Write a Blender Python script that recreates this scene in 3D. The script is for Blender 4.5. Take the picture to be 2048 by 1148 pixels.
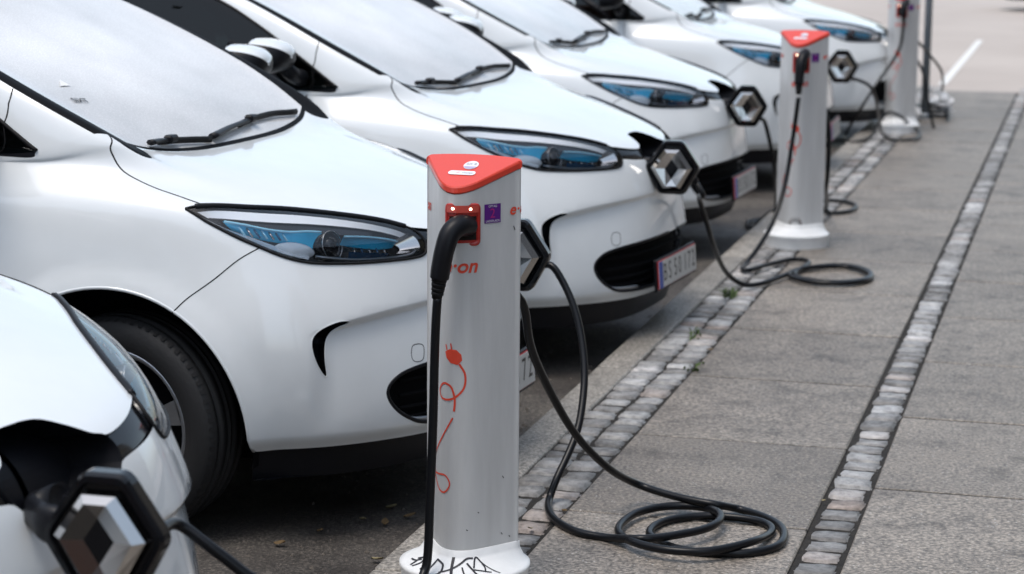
import bpy, bmesh, math, random
import numpy as np
from mathutils import Vector, Matrix
from mathutils.geometry import delaunay_2d_cdt
random.seed(7); RNG=np.random.default_rng(11)
for o in list(bpy.data.objects): bpy.data.objects.remove(o)
SC=bpy.context.scene; COL=SC.collection
# ------------------------------------------------------------------ camera
F_PX=4300.0; CAM_H=1.63
YAW,PITCH,ROLL=[math.radians(a) for a in (15.10,10.045,-0.42)]
fwd=np.array([-math.sin(YAW)*math.cos(PITCH),math.cos(YAW)*math.cos(PITCH),-math.sin(PITCH)])
right=np.array([math.cos(YAW),math.sin(YAW),0.]); down=np.cross(fwd,right)
r2=math.cos(ROLL)*right+math.sin(ROLL)*down; d2=-math.sin(ROLL)*right+math.cos(ROLL)*down
cd=bpy.data.cameras.new('camera'); cam=bpy.data.objects.new('camera',cd); COL.objects.link(cam)
m=Matrix.Identity(4)
for k in range(3): m[k][0]=r2[k]; m[k][1]=-d2[k]; m[k][2]=-fwd[k]
m[2][3]=CAM_H; cam.matrix_world=m
cd.sensor_width=36; cd.lens=F_PX/2048*36; cd.clip_end=600; cd.clip_start=.05
cd.dof.use_dof=True; cd.dof.focus_distance=5.15; cd.dof.aperture_fstop=4.2; cd.dof.aperture_blades=9
SC.camera=cam
# ------------------------------------------------------------------ sky, sun, exposure
SUN_EL,SUN_AZ=math.radians(71),math.radians(-150)     # azimuth from +Y towards +X
w=bpy.data.worlds.new('World'); SC.world=w; w.use_nodes=True; nt=w.node_tree; nt.nodes.clear()
sky=nt.nodes.new('ShaderNodeTexSky'); sky.sky_type='NISHITA'; sky.sun_disc=False; sky.sun_elevation=SUN_EL; sky.sun_rotation=SUN_AZ
sky.air_density=1.0; sky.dust_density=2.0; sky.ozone_density=1.0
hs=nt.nodes.new('ShaderNodeHueSaturation'); hs.inputs['Hue'].default_value=.487; hs.inputs['Saturation'].default_value=.66
bg=nt.nodes.new('ShaderNodeBackground'); bg.inputs['Strength'].default_value=.13
wo=nt.nodes.new('ShaderNodeOutputWorld')
nt.links.new(sky.outputs[0],hs.inputs['Color']); nt.links.new(hs.outputs[0],bg.inputs['Color']); nt.links.new(bg.outputs[0],wo.inputs['Surface'])
sl=bpy.data.lights.new('sun','SUN'); sl.energy=.80; sl.angle=math.radians(25); sl.color=(1,.94,.85)
so=bpy.data.objects.new('sun',sl); COL.objects.link(so)
sd=Vector((math.sin(SUN_AZ)*math.cos(SUN_EL),math.cos(SUN_AZ)*math.cos(SUN_EL),math.sin(SUN_EL)))
so.rotation_euler=sd.to_track_quat('Z','Y').to_euler(); so.location=(0,0,30)
vs=SC.view_settings; vs.view_transform='Standard'; vs.look='None'; vs.gamma=1; vs.exposure=1.02; vs.use_curve_mapping=False
SC.render.engine='CYCLES'
# ------------------------------------------------------------------ helpers
MATS={}
def mat(name,color=(.5,.5,.5),rough=.5,metal=0.,coat=0.,spec=.5,emit=None,estr=0.,trans=0.,ior=1.45,coat_rough=.03,alpha=1.):
    if name in MATS: return MATS[name]
    m=bpy.data.materials.new(name); m.use_nodes=True; b=m.node_tree.nodes['Principled BSDF']
    b.inputs['Base Color'].default_value=(*color,1); b.inputs['Roughness'].default_value=rough; b.inputs['Metallic'].default_value=metal
    b.inputs['Coat Weight'].default_value=coat; b.inputs['Coat Roughness'].default_value=coat_rough; b.inputs['Specular IOR Level'].default_value=spec
    b.inputs['Transmission Weight'].default_value=trans; b.inputs['IOR'].default_value=ior; b.inputs['Alpha'].default_value=alpha
    if emit: b.inputs['Emission Color'].default_value=(*emit,1); b.inputs['Emission Strength'].default_value=estr
    MATS[name]=m; return m
def N(m,t,**kw):
    n=m.node_tree.nodes.new(t)
    for k,v in kw.items(): setattr(n,k,v)
    return n
def L(m,a,b): m.node_tree.links.new(a,b)
def ramp(m,fac,stops):
    r=N(m,'ShaderNodeValToRGB'); e=r.color_ramp.elements
    while len(e)<len(stops): e.new(.5)
    for k,(p,c) in enumerate(stops): e[k].position=p; e[k].color=(*c,1) if len(c)==3 else c
    L(m,fac,r.inputs[0]); return r
def coords(m,scale=(1,1,1),kind='Object'):
    tc=N(m,'ShaderNodeTexCoord'); mp=N(m,'ShaderNodeMapping'); mp.inputs['Scale'].default_value=scale
    oi=N(m,'ShaderNodeObjectInfo'); ad=N(m,'ShaderNodeVectorMath',operation='MULTIPLY_ADD'); ad.inputs[1].default_value=(37,53,71)
    cb=N(m,'ShaderNodeCombineXYZ')
    for k in range(3): L(m,oi.outputs['Random'],cb.inputs[k])
    L(m,tc.outputs[kind],mp.inputs['Vector']); L(m,cb.outputs[0],ad.inputs[0]); L(m,mp.outputs[0],ad.inputs[2])
    return ad.outputs[0],oi
def noise(m,vec,scale,detail=6,rough=.6):
    n=N(m,'ShaderNodeTexNoise'); n.inputs['Scale'].default_value=scale; n.inputs['Detail'].default_value=detail; n.inputs['Roughness'].default_value=rough
    L(m,vec,n.inputs['Vector']); return n
def bump(m,h,strength,dist):
    b=N(m,'ShaderNodeBump'); b.inputs['Strength'].default_value=strength; b.inputs['Distance'].default_value=dist
    L(m,h,b.inputs['Height']); L(m,b.outputs[0],m.node_tree.nodes['Principled BSDF'].inputs['Normal']); return b
def bsdf(m): return m.node_tree.nodes['Principled BSDF']
def mixc(m,fac,a,b,mode='MIX'):
    x=N(m,'ShaderNodeMix',data_type='RGBA',blend_type=mode)
    for s,v in ((0,fac),(6,a),(7,b)):
        if hasattr(v,'is_linked'): L(m,v,x.inputs[s])
        elif isinstance(v,tuple): x.inputs[s].default_value=(*v,1)
        else: x.inputs[s].default_value=v
    return x.outputs[2]
def add(name,me,parent=None,material=None):
    o=bpy.data.objects.new(name,me); COL.objects.link(o)
    if material is not None and not me.materials: me.materials.append(material)
    if parent is not None: o.parent=parent
    return o
def mesh(name,verts,faces,material=None,parent=None,smooth=True,normals=None):
    me=bpy.data.meshes.new(name); me.from_pydata([tuple(map(float,v)) for v in verts],[],[tuple(map(int,f)) for f in faces]); me.update()
    if smooth: me.polygons.foreach_set('use_smooth',[True]*len(me.polygons))
    if normals is not None: me.normals_split_custom_set_from_vertices([tuple(map(float,n)) for n in normals])
    return add(name,me,parent,material)
def empty(name,loc=(0,0,0),rz=0.):
    o=bpy.data.objects.new(name,None); COL.objects.link(o); o.location=loc; o.rotation_euler=(0,0,rz); o.empty_display_size=.1; return o
def tag(o,label=None,cat=None,group=None,kind=None):
    if label: o['label']=label
    if cat: o['category']=cat
    if group: o['group']=group
    if kind: o['kind']=kind
    return o
def bm_obj(name,bm,material=None,parent=None,smooth=False):
    me=bpy.data.meshes.new(name); bm.to_mesh(me); bm.free()
    if smooth: me.polygons.foreach_set('use_smooth',[True]*len(me.polygons))
    return add(name,me,parent,material)
def box_bm(size,loc=(0,0,0),bev=0.,seg=2):
    bm=bmesh.new(); bmesh.ops.create_cube(bm,size=1)
    bmesh.ops.scale(bm,vec=size,verts=bm.verts); 
    if bev: bmesh.ops.bevel(bm,geom=list(bm.edges),offset=bev,segments=seg,affect='EDGES',profile=.5)
    bmesh.ops.translate(bm,vec=loc,verts=bm.verts); return bm
def cat(pts,n=8,closed=False):
    """Catmull-Rom through points"""
    P=np.array(pts,float); m=len(P); out=[]
    rng=range(m if closed else m-1)
    for i in rng:
        p1=P[i];p2=P[(i+1)%m]
        p0=P[(i-1)%m] if closed or i>0 else 2*p1-p2
        p3=P[(i+2)%m] if closed or i+2<m else 2*p2-p1
        for k in range(n):
            t=k/n; out.append(.5*((2*p1)+(-p0+p2)*t+(2*p0-5*p1+4*p2-p3)*t*t+(-p0+3*p1-3*p2+p3)*t**3))
    if not closed: out.append(P[-1])
    return np.array(out)
def tube_data(pts,rad,n=8,closed=False,flat=1.0,up=None,caps=True):
    P=np.array(pts,float); m=len(P); rad=np.broadcast_to(np.asarray(rad,float),(m,))
    if closed: T=np.roll(P,-1,0)-np.roll(P,1,0)
    else: T=np.gradient(P,axis=0)
    T/=np.maximum(np.linalg.norm(T,axis=1,keepdims=True),1e-9)
    u=np.array(up if up is not None else (0,0,1.)); V=[];Fs=[]
    prev=None
    for k in range(m):
        if prev is None:
            a=np.cross(T[k],u)
            if np.linalg.norm(a)<1e-3: a=np.cross(T[k],(1,0,0))
        else: a=prev-T[k]*(prev@T[k])
        a/=np.linalg.norm(a); prev=a; b=np.cross(a,T[k])
        for j in range(n):
            th=2*math.pi*j/n; V.append(P[k]+rad[k]*(a*math.cos(th)+b*math.sin(th)*flat))
    kk=m if closed else m-1
    for k in range(kk):
        for j in range(n):
            q=(k+1)%m; Fs.append((k*n+j,k*n+(j+1)%n,q*n+(j+1)%n,q*n+j))
    if not closed and caps: Fs.append(tuple(range(n))[::-1]); Fs.append(tuple((m-1)*n+j for j in range(n)))
    return V,Fs
def tube(name,pts,rad,material,parent=None,n=8,closed=False,flat=1.,up=None):
    V,Fs=tube_data(pts,rad,n,closed,flat,up); return mesh(name,V,Fs,material,parent)
def lathe(prof,n=48,axis='y'):
    """profile of (radius, along-axis) -> verts, faces"""
    V=[];Fs=[];k=len(prof)
    for j in range(n):
        a=2*math.pi*j/n
        for r,h in prof:
            V.append((r*math.cos(a),h,r*math.sin(a)) if axis=='y' else (r*math.cos(a),r*math.sin(a),h))
    for j in range(n):
        q=(j+1)%n
        for i in range(k-1): Fs.append((j*k+i,j*k+i+1,q*k+i+1,q*k+i))
    return V,Fs
def pip(P,poly):
    """points in polygon"""
    x,y=P[:,0],P[:,1]; c=np.zeros(len(P),bool); q=np.array(poly); j=len(q)-1
    for i in range(len(q)):
        xi,yi=q[i];xj,yj=q[j]
        if yi!=yj:
            c^=((yi>y)!=(yj>y))&(x<(xj-xi)*(y-yi)/(yj-yi)+xi)
        j=i
    return c
def text_mesh(s,size,shear=0.,offset=0.,res=3):
    cu=bpy.data.curves.new('lettering','FONT'); cu.body=s; cu.size=size; cu.shear=shear; cu.offset=offset; cu.align_x='CENTER'; cu.align_y='CENTER'; cu.resolution_u=res
    o=bpy.data.objects.new('lettering',cu); COL.objects.link(o)
    dg=bpy.context.evaluated_depsgraph_get(); dg.update()
    me=bpy.data.meshes.new_from_object(o.evaluated_get(dg)); bpy.data.objects.remove(o)
    V=np.array([v.co[:] for v in me.vertices]) if len(me.vertices) else np.zeros((0,3)); Fs=[tuple(p.vertices) for p in me.polygons]
    return V,Fs
# ------------------------------------------------------------------ materials
m=mat('white_paint',(.74,.765,.80),.30,0,.9)
v,oi=coords(m); nz=noise(m,v,3.5,4); r=ramp(m,nz.outputs[0],[(.3,(.785,.815,.83)),(.75,(.725,.758,.775))]); L(m,r.outputs[0],bsdf(m).inputs['Base Color'])
nz2=noise(m,v,2.6,3); r2_=ramp(m,nz2.outputs[0],[(.35,(.16,)*3),(.7,(.26,)*3)]); L(m,r2_.outputs[0],bsdf(m).inputs['Roughness'])
WHITE=m
DARKPAINT=mat('dark_paint',(.03,.035,.045),.3,0,.8)
PLASTIC=mat('black_plastic',(.007,.0075,.010),.40,spec=.25)
GLOSSBLACK=mat('gloss_black',(.005,.0055,.007),.10,0,.15,spec=.35)
RUBBER=mat('seal_rubber',(.007,.007,.008),.55,spec=.25)
UNDER=mat('underbody',(.005,.005,.006),.85,spec=.1)
CHROME=mat('chrome',(.50,.49,.48),.09,1.)
SILVER=mat('alloy_silver',(.42,.44,.47),.28,.9)
BLUE=mat('blue_lamp_plastic',(.03,.56,.92),.12,.0,.8)
BLUED=mat('deep_blue_lamp_plastic',(.004,.09,.22),.12,.3,.6)
LAMPDARK=mat('lamp_dark',(.006,.008,.011),.16,.1,.3)
REFLECTOR=mat('lamp_reflector',(.93,.945,.96),.25,.1,.5)
LAMPWHITE=mat('lamp_white',(.92,.96,.98),.12,0,.6)
CYAN=mat('pale_highlight_and_fin',(.35,.75,.95),.10,0,.6)  # pale cyan for the highlight painted on the blue blades, also some fins
TRIM=mat('screen_trim_rubber',(.006,.0065,.008),.62,spec=.1)
INTERIOR=mat('car_interior',(.035,.037,.04),.7)
SEATM=mat('seat_fabric',(.10,.10,.11),.85)
# tyre
m=mat('tyre',(.014,.014,.015),.62); v,oi=coords(m); nz=noise(m,v,60,4); bump(m,nz.outputs[0],.25,.004); TYRE=m
m=mat('cable',(.006,.0065,.008),.30,spec=.3); CABLE=m
# glass: clear lens, tinted side glass, misted windscreen
def glassmat(name,tint,film,filmcol=(.8,.82,.84),rough=0.0,ior=1.52):
    m=bpy.data.materials.new(name); m.use_nodes=True; t=m.node_tree; t.nodes.clear()
    out=t.nodes.new('ShaderNodeOutputMaterial'); tr=t.nodes.new('ShaderNodeBsdfTransparent'); tr.inputs[0].default_value=(*tint,1)
    gl=t.nodes.new('ShaderNodeBsdfGlossy'); gl.inputs['Roughness'].default_value=rough; gl.inputs['Color'].default_value=(1,1,1,1)
    fr=t.nodes.new('ShaderNodeFresnel'); fr.inputs[0].default_value=ior
    base=tr.outputs[0]
    if film>0:
        df=t.nodes.new('ShaderNodeBsdfDiffuse'); df.inputs[0].default_value=(*filmcol,1)
        mx=t.nodes.new('ShaderNodeMixShader')
        tc=t.nodes.new('ShaderNodeTexCoord'); n1=t.nodes.new('ShaderNodeTexNoise'); n1.inputs['Scale'].default_value=1.4; n1.inputs['Detail'].default_value=3
        n2=t.nodes.new('ShaderNodeTexVoronoi'); n2.inputs['Scale'].default_value=190
        t.links.new(tc.outputs['Object'],n1.inputs['Vector']); t.links.new(tc.outputs['Object'],n2.inputs['Vector'])
        r1=t.nodes.new('ShaderNodeMapRange'); r1.inputs[1].default_value=.3; r1.inputs[2].default_value=.7; r1.inputs[3].default_value=film-.34; r1.inputs[4].default_value=min(film+.16,1)
        r2=t.nodes.new('ShaderNodeMapRange'); r2.inputs[1].default_value=.1; r2.inputs[2].default_value=.5; r2.inputs[3].default_value=1.06; r2.inputs[4].default_value=.86
        ml=t.nodes.new('ShaderNodeMath'); ml.operation='MULTIPLY'; ml.use_clamp=True
        t.links.new(n1.outputs[0],r1.inputs[0]); t.links.new(n2.outputs['Distance'],r2.inputs[0]); t.links.new(r1.outputs[0],ml.inputs[0]); t.links.new(r2.outputs[0],ml.inputs[1])
        sp_=t.nodes.new('ShaderNodeSeparateXYZ'); t.links.new(tc.outputs['Object'],sp_.inputs[0])
        ry=t.nodes.new('ShaderNodeMapRange'); ry.inputs[1].default_value=-.66; ry.inputs[2].default_value=-.25; ry.inputs[3].default_value=.80; ry.inputs[4].default_value=1.0; t.links.new(sp_.outputs['Y'],ry.inputs[0])
        m3=t.nodes.new('ShaderNodeMath'); m3.operation='MULTIPLY'; t.links.new(ml.outputs[0],m3.inputs[0]); t.links.new(ry.outputs[0],m3.inputs[1]); ml=m3
        t.links.new(ml.outputs[0],mx.inputs[0]); t.links.new(tr.outputs[0],mx.inputs[1]); t.links.new(df.outputs[0],mx.inputs[2]); base=mx.outputs[0]
    m2=t.nodes.new('ShaderNodeMixShader'); t.links.new(fr.outputs[0],m2.inputs[0]); t.links.new(base,m2.inputs[1]); t.links.new(gl.outputs[0],m2.inputs[2]); t.links.new(m2.outputs[0],out.inputs['Surface'])
    MATS[name]=m; return m
LENS=glassmat('headlight_lens',(.97,.98,1.),0)
SIDEGLASS=glassmat('side_glass',(.07,.09,.09),0,ior=1.40)
WINDSCREEN=glassmat('misted_windscreen',(.74,.84,.82),.92,(1.,1.,1.))
# ground materials
def concrete(name,c1,c2,speck=.5,bumpd=.0022):
    m=mat(name,c1,.52,spec=.55); v,oi=coords(m)
    big=noise(m,v,2.2,5); fine=noise(m,v,90,6,.7); vo=N(m,'ShaderNodeTexVoronoi'); vo.inputs['Scale'].default_value=70; L(m,v,vo.inputs['Vector'])
    base=ramp(m,big.outputs[0],[(.28,c1),(.72,c2)])
    f=ramp(m,fine.outputs[0],[(.36,(.30,.29,.28)),(.50,(.95,.95,.95)),(.64,(1.85,1.82,1.78))])
    c=mixc(m,1.,base.outputs[0],f.outputs[0],'MULTIPLY')
    sp=ramp(m,vo.outputs['Distance'],[(.0,(1,1,1)),(.17,(1,1,1)),(.23,(0,0,0))])
    gate=noise(m,v,31,1); gr=ramp(m,gate.outputs[0],[(.55,(0,0,0)),(.62,(1,1,1))])
    g=mixc(m,1.,sp.outputs[0],gr.outputs[0],'MULTIPLY'); gm=N(m,'ShaderNodeMath',operation='MULTIPLY'); L(m,g,gm.inputs[0]); gm.inputs[1].default_value=speck*1.5
    c2_=mixc(m,gm.outputs[0],c,(.55,.53,.50))
    # per slab tone
    tone=N(m,'ShaderNodeMapRange'); tone.inputs[3].default_value=.84; tone.inputs[4].default_value=1.10; L(m,oi.outputs['Random'],tone.inputs[0])
    cc=N(m,'ShaderNodeCombineColor'); 
    for k in range(3): L(m,tone.outputs[0],cc.inputs[k])
    st=noise(m,v,5.5,7,.7); sr=ramp(m,st.outputs[0],[(.32,(.52,.51,.50)),(.48,(1,1,1)),(.70,(1.10,1.09,1.07))]); c2_=mixc(m,1.,c2_,sr.outputs[0],'MULTIPLY')
    c3=mixc(m,1.,c2_,cc.outputs[0],'MULTIPLY'); L(m,c3,bsdf(m).inputs['Base Color'])
    bump(m,fine.outputs[0],.7,bumpd); return m
SLAB=concrete('slab_concrete',(.170,.149,.127),(.222,.197,.169))
KERB=concrete('kerb_granite',(.215,.20,.178),(.285,.265,.238),.35,.002)
m=mat('cobble_granite',(.3,.3,.3),.55); v,oi=coords(m)
n1=noise(m,v,26,7,.7); n2=noise(m,v,140,4,.7)
r1=ramp(m,oi.outputs['Random'],[(0,(.15,.148,.145)),(.30,(.23,.225,.22)),(.62,(.33,.328,.325)),(.85,(.46,.46,.46)),(.93,(.28,.23,.20)),(1,(.56,.56,.56))])
r2_=ramp(m,n1.outputs[0],[(.3,(.45,.45,.46)),(.5,(.95,.95,.95)),(.72,(1.45,1.43,1.4))])
c=mixc(m,1.,r1.outputs[0],r2_.outputs[0],'MULTIPLY'); L(m,c,bsdf(m).inputs['Base Color'])
r3=ramp(m,n1.outputs[0],[(.3,(.75,)*3),(.7,(.40,)*3)]); L(m,r3.outputs[0],bsdf(m).inputs['Roughness'])
s=N(m,'ShaderNodeMath',operation='ADD'); L(m,n1.outputs[0],s.inputs[0]); L(m,n2.outputs[0],s.inputs[1]); bump(m,s.outputs[0],.8,.0025); COBBLE=m
m=mat('joint_soil',(.05,.042,.034),.95); v,oi=coords(m); n1=noise(m,v,55,6,.7); r=ramp(m,n1.outputs[0],[(.35,(.010,.009,.008)),(.62,(.026,.022,.018)),(.85,(.09,.078,.062))]); L(m,r.outputs[0],bsdf(m).inputs['Base Color']); bump(m,n1.outputs[0],1.,.006); SOIL=m
m=mat('asphalt',(.05,.048,.047),.7); v,oi=coords(m); n1=noise(m,v,1.6,6,.65); n2=noise(m,v,120,5,.75)
r1=ramp(m,n1.outputs[0],[(.3,(.045,.040,.037)),(.52,(.075,.067,.060)),(.75,(.13,.116,.10))]); r2_=ramp(m,n2.outputs[0],[(.38,(.35,)*3),(.54,(1,)*3),(.68,(2.9,2.8,2.65))])
c=mixc(m,1.,r1.outputs[0],r2_.outputs[0],'MULTIPLY'); L(m,c,bsdf(m).inputs['Base Color'])
r3=ramp(m,n1.outputs[0],[(.35,(.38,)*3),(.6,(.85,)*3)]); L(m,r3.outputs[0],bsdf(m).inputs['Roughness']); bump(m,n2.outputs[0],.8,.005); ASPHALT=m
m=mat('pale_asphalt',(.30,.275,.26),.8); v,oi=coords(m); n1=noise(m,v,.5,5); n2=noise(m,v,60,4); r1=ramp(m,n1.outputs[0],[(.3,(.40,.352,.318)),(.7,(.48,.43,.39))]); L(m,r1.outputs[0],bsdf(m).inputs['Base Color']); bump(m,n2.outputs[0],.4,.004); PALE=m
LINEWHITE=mat('road_paint',(.72,.72,.70),.7)
def fill2d(poly,step):
    P=np.array(poly,float); n=len(P); lo=P.min(0);hi=P.max(0)
    G=np.array([(x,y) for x in np.arange(lo[0]+step/2,hi[0],step) for y in np.arange(lo[1]+step/2,hi[1],step)])
    if len(G): G=G[pip(G,P)]; G=G[[np.min(np.hypot(*(P-g).T))>step*.4 for g in G]] if len(G) else G
    A=np.concatenate([P,G]) if len(G) else P
    vs_,es_,fs_,_,_,_=delaunay_2d_cdt([Vector(p) for p in A],[(i,(i+1)%n) for i in range(n)],[],0,1e-7)
    V=np.array([v[:] for v in vs_]); Fs=np.array([f for f in fs_ if len(f)==3]); return V,[tuple(f) for f in Fs[pip(V[Fs].mean(1),P)]]
def at_plane(px,py,Y=None,z=None):
    d=r2*((px-1024)/F_PX)+d2*((py-574)/F_PX)+fwd
    a=(Y/d[1]) if Y is not None else ((z-CAM_H)/d[2])
    return np.array([d[0]*a,d[1]*a,CAM_H+d[2]*a])
# ------------------------------------------------------------------ ground
def sheet(name,x0,x1,y0,y1,z,material,nx=1,ny=1):
    V=[(x0+(x1-x0)*i/nx,y0+(y1-y0)*j/ny,z) for j in range(ny+1) for i in range(nx+1)]
    Fs=[(j*(nx+1)+i,j*(nx+1)+i+1,(j+1)*(nx+1)+i+1,(j+1)*(nx+1)+i) for j in range(ny) for i in range(nx)]
    return mesh(name,V,Fs,material,None,False)
g=tag(sheet('ground',-150,150,-60,300,-.16,ASPHALT),kind='structure')
KX0,KX1,CX1,DX0,DX1=-1.678,-1.546,-1.338,-.672,-.552
YS0,YS1=2.2,20.4
road=tag(sheet('road',-60,KX0-.001,-20,YS1+60,-.105,ASPHALT,60,80),kind='structure')
for vtx in road.data.vertices:
    vtx.co.z+=.006*math.sin(vtx.co.x*2.1+.5)*math.sin(vtx.co.y*1.7)
drv=tag(sheet('side_street',-45,45,YS1-.35,120,-.007,PALE),kind='structure')
bmp=box_bm((30.,YS1-YS0+6,.10),(KX1+15.,(YS0+YS1-6)/2,-.0575))
pave=bm_obj('pavement',bmp,SOIL); tag(pave,kind='structure')
# painted line beyond
ln=mesh('painted_line',[(-1.43,20.7,-.002),(-1.35,20.7,-.002),(-1.39,28.0,-.002),(-1.47,28.0,-.002)],[(0,1,2,3)],LINEWHITE,drv,False)
# slabs
def slab_mesh(name,sx,sy,th=.05,bev=.004):
    bm=box_bm((sx,sy,th),(0,0,-th/2),bev,1)
    me=bpy.data.meshes.new(name); bm.to_mesh(me); bm.free(); me.materials.append(SLAB); return me
PITCHY=.905
rows=[(CX1+.004,DX0-.003,5.545,4),(DX1+.003,.113,6.02,3),(.117,.782,5.66,3),(.786,1.45,6.1,3)]
for x0,x1,yj,_ in rows:
    me=slab_mesh('paving_slab',x1-x0-.002,PITCHY-.015)
    k0=math.floor((YS0-yj)/PITCHY)
    for k in range(k0,k0+22):
        yc=yj+(k+.5)*PITCHY
        if yc+.45>YS1+.3: break
        o=add('paving_slab',me,pave); o.location=((x0+x1)/2,yc,random.uniform(-.0015,.0015)); o.rotation_euler=(random.gauss(0,.0007),random.gauss(0,.0010),random.gauss(0,.0010))
# sand and dirt in the slab joints
jv=[];jf=[]
for x0,x1,yj,_ in rows:
    k0=math.floor((YS0-yj)/PITCHY)
    for k in range(k0,k0+22):
        y=yj+k*PITCHY
        if y>YS1-.3: break
        n_=10; i=len(jv)
        for q in range(n_+1):
            x=x0+(x1-x0)*q/n_; hw=.0075+random.uniform(-.002,.002); jv+=[(x,y-hw,-.0030),(x,y+hw,-.0030)]
        jf+=[(i+2*q,i+2*q+2,i+2*q+3,i+2*q+1) for q in range(n_)]
tag(mesh('joint_dirt',jv,jf,SOIL,pave,False),kind='stuff')
# kerb
kerb=empty('kerb',(0,0,0)); tag(kerb,kind='structure')
ky=[2.35,4.90,7.40,9.985,12.55,15.2,17.7,YS1]
for a,b in zip(ky[:-1],ky[1:]):
    bm=box_bm((KX1-KX0-.004,b-a-.006,.28),((KX0+KX1)/2,(a+b)/2,-.14+.0),.010,3)
    o=bm_obj('kerb_stone',bm,KERB,kerb,True); o.location.z=random.uniform(-.002,.003)
# cobbles
cob=[]
for k in range(7):
    bm=bmesh.new(); bmesh.ops.create_cube(bm,size=1); bmesh.ops.scale(bm,vec=(.100,.088,.07),verts=bm.verts)
    bmesh.ops.bevel(bm,geom=list(bm.edges),offset=.0055,segments=2,affect='EDGES')
    bmesh.ops.subdivide_edges(bm,edges=[e for e in bm.edges if e.calc_length()>.04],cuts=2,use_grid_fill=True)
    ph=RNG.uniform(0,6,6)
    for v in bm.verts:
        x,y,z=v.co
        if z>0: v.co.z+=.0018*math.sin(x*70+ph[0])*math.cos(y*60+ph[1])+.0010*math.sin(y*130+ph[2])-.12*(x*x+y*y)
        v.co.x+=.0030*math.sin(y*45+ph[3]); v.co.y+=.0028*math.sin(x*50+ph[4])
    bmesh.ops.translate(bm,vec=(0,0,-.035),verts=bm.verts)
    me=bpy.data.meshes.new('cobblestone'); bm.to_mesh(me); bm.free(); me.materials.append(COBBLE); me.polygons.foreach_set('use_smooth',[True]*len(me.polygons)); cob.append(me)
spots=[]
def band(xc,wid,y0,y1,seed):
    rnd=random.Random(seed); y=y0
    while y<y1:
        ln_=rnd.uniform(.088,.126); wd=wid*rnd.uniform(.94,1.06)
        spots.append((xc+rnd.gauss(0,.0025),y+ln_/2,wd/.100,(ln_-.019)/.088,rnd.gauss(0,.03),max(rnd.gauss(0,.0022)-.0012,-.0028),rnd.gauss(0,.02),rnd.gauss(0,.022),rnd.randrange(7)))
        y+=ln_
band(-1.4955,.096,4.1,YS1,1); band(-1.390,.095,4.1,YS1,2); band(-.610,.101,4.1,YS1,3)
spots.sort(key=lambda s:s[1])
big=spots[:300]; rest=spots[300:]
for x,y,sx,sy,rz,z,rx,ry,k in big:
    o=add('cobblestone',cob[k],pave); o.location=(x,y,z); o.scale=(sx,sy,1); o.rotation_euler=(rx,ry,rz)
bm=bmesh.new()
for x,y,sx,sy,rz,z,rx,ry,k in rest:
    n0=len(bm.verts); bm.from_mesh(cob[k]); bm.verts.ensure_lookup_table()
    M4=Matrix.LocRotScale((x,y,z),Matrix.Rotation(rz,3,'Z').to_quaternion(),(sx,sy,1)); vv=bm.verts[n0:]
    bmesh.ops.transform(bm,matrix=M4,verts=vv)
# joined far stones take their tone from an island colour
m2=COBBLE.copy(); m2.name='cobble_granite_far'
for n in list(m2.node_tree.nodes):
    if n.type=='OBJECT_INFO':
        gi=m2.node_tree.nodes.new('ShaderNodeNewGeometry')
        for l in list(n.outputs['Random'].links): m2.node_tree.links.new(gi.outputs['Random Per Island'],l.to_socket)
far=bm_obj('far_cobblestones',bm,m2,pave,True); tag(far,kind='stuff')
# weeds and litter
GREEN=mat('weed_green',(.07,.11,.03),.7); LEAFM=mat('dry_leaf',(.13,.085,.04),.8); PALELEAF=mat('pale_leaf',(.26,.22,.12),.8)
def leaf(x,y,z,size,a,material,name='fallen_leaf'):
    V=[];n=6
    for k in range(n+1):
        t=k/n; wv=size*.32*math.sin(math.pi*t)**.8
        for s_ in (-1,0,1): V.append((size*(t-.5),s_*wv,(.12*abs(s_)+.25*(t-.5)**2)*size))
    Fs=[(k*3+j,k*3+j+1,k*3+j+4,k*3+j+3) for k in range(n) for j in range(2)]
    o=mesh(name,V,Fs,material); o.location=(x,y,z); o.rotation_euler=(random.gauss(0,.15),random.gauss(0,.15),a); return o
lv=[((783,1018),-.098,.06,PALELEAF),((770,1048),-.098,.045,LEAFM),((725,1042),-.098,.05,PALELEAF),((755,1122),-.098,.05,PALELEAF),((820,1035),-.098,.05,LEAFM),((1128,1025),.004,.035,LEAFM),((1648,1004),.004,.022,PALELEAF),((1420,702),.006,.04,LEAFM),((1060,1060),.004,.03,PALELEAF),((560,1090),-.098,.05,LEAFM),((640,1065),-.098,.04,LEAFM)]
lab=['pale willow leaf lying on the road by the kerb','brown leaf lying beside a pale leaf on the asphalt','pale leaf on the dark asphalt under the second car','pale curled leaf against the kerb edge','brown leaf lying close to the front charging post','brown leaf caught between cobbles and slab near the coil','small pale leaf in the joint of the single cobble row','orange brown leaf on the double cobble row','pale leaf between cobbles beside the front post','brown leaf on asphalt under the bumper of the second car','small brown leaf on asphalt below the front wheel']
for (px,z,s_,mm),lb in zip(lv,lab):
    p=at_plane(px[0],px[1],z=z); tag(leaf(p[0],p[1],z+.004,s_*.75,random.uniform(0,6),mm),lb,'leaf','fallen leaves')
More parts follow.
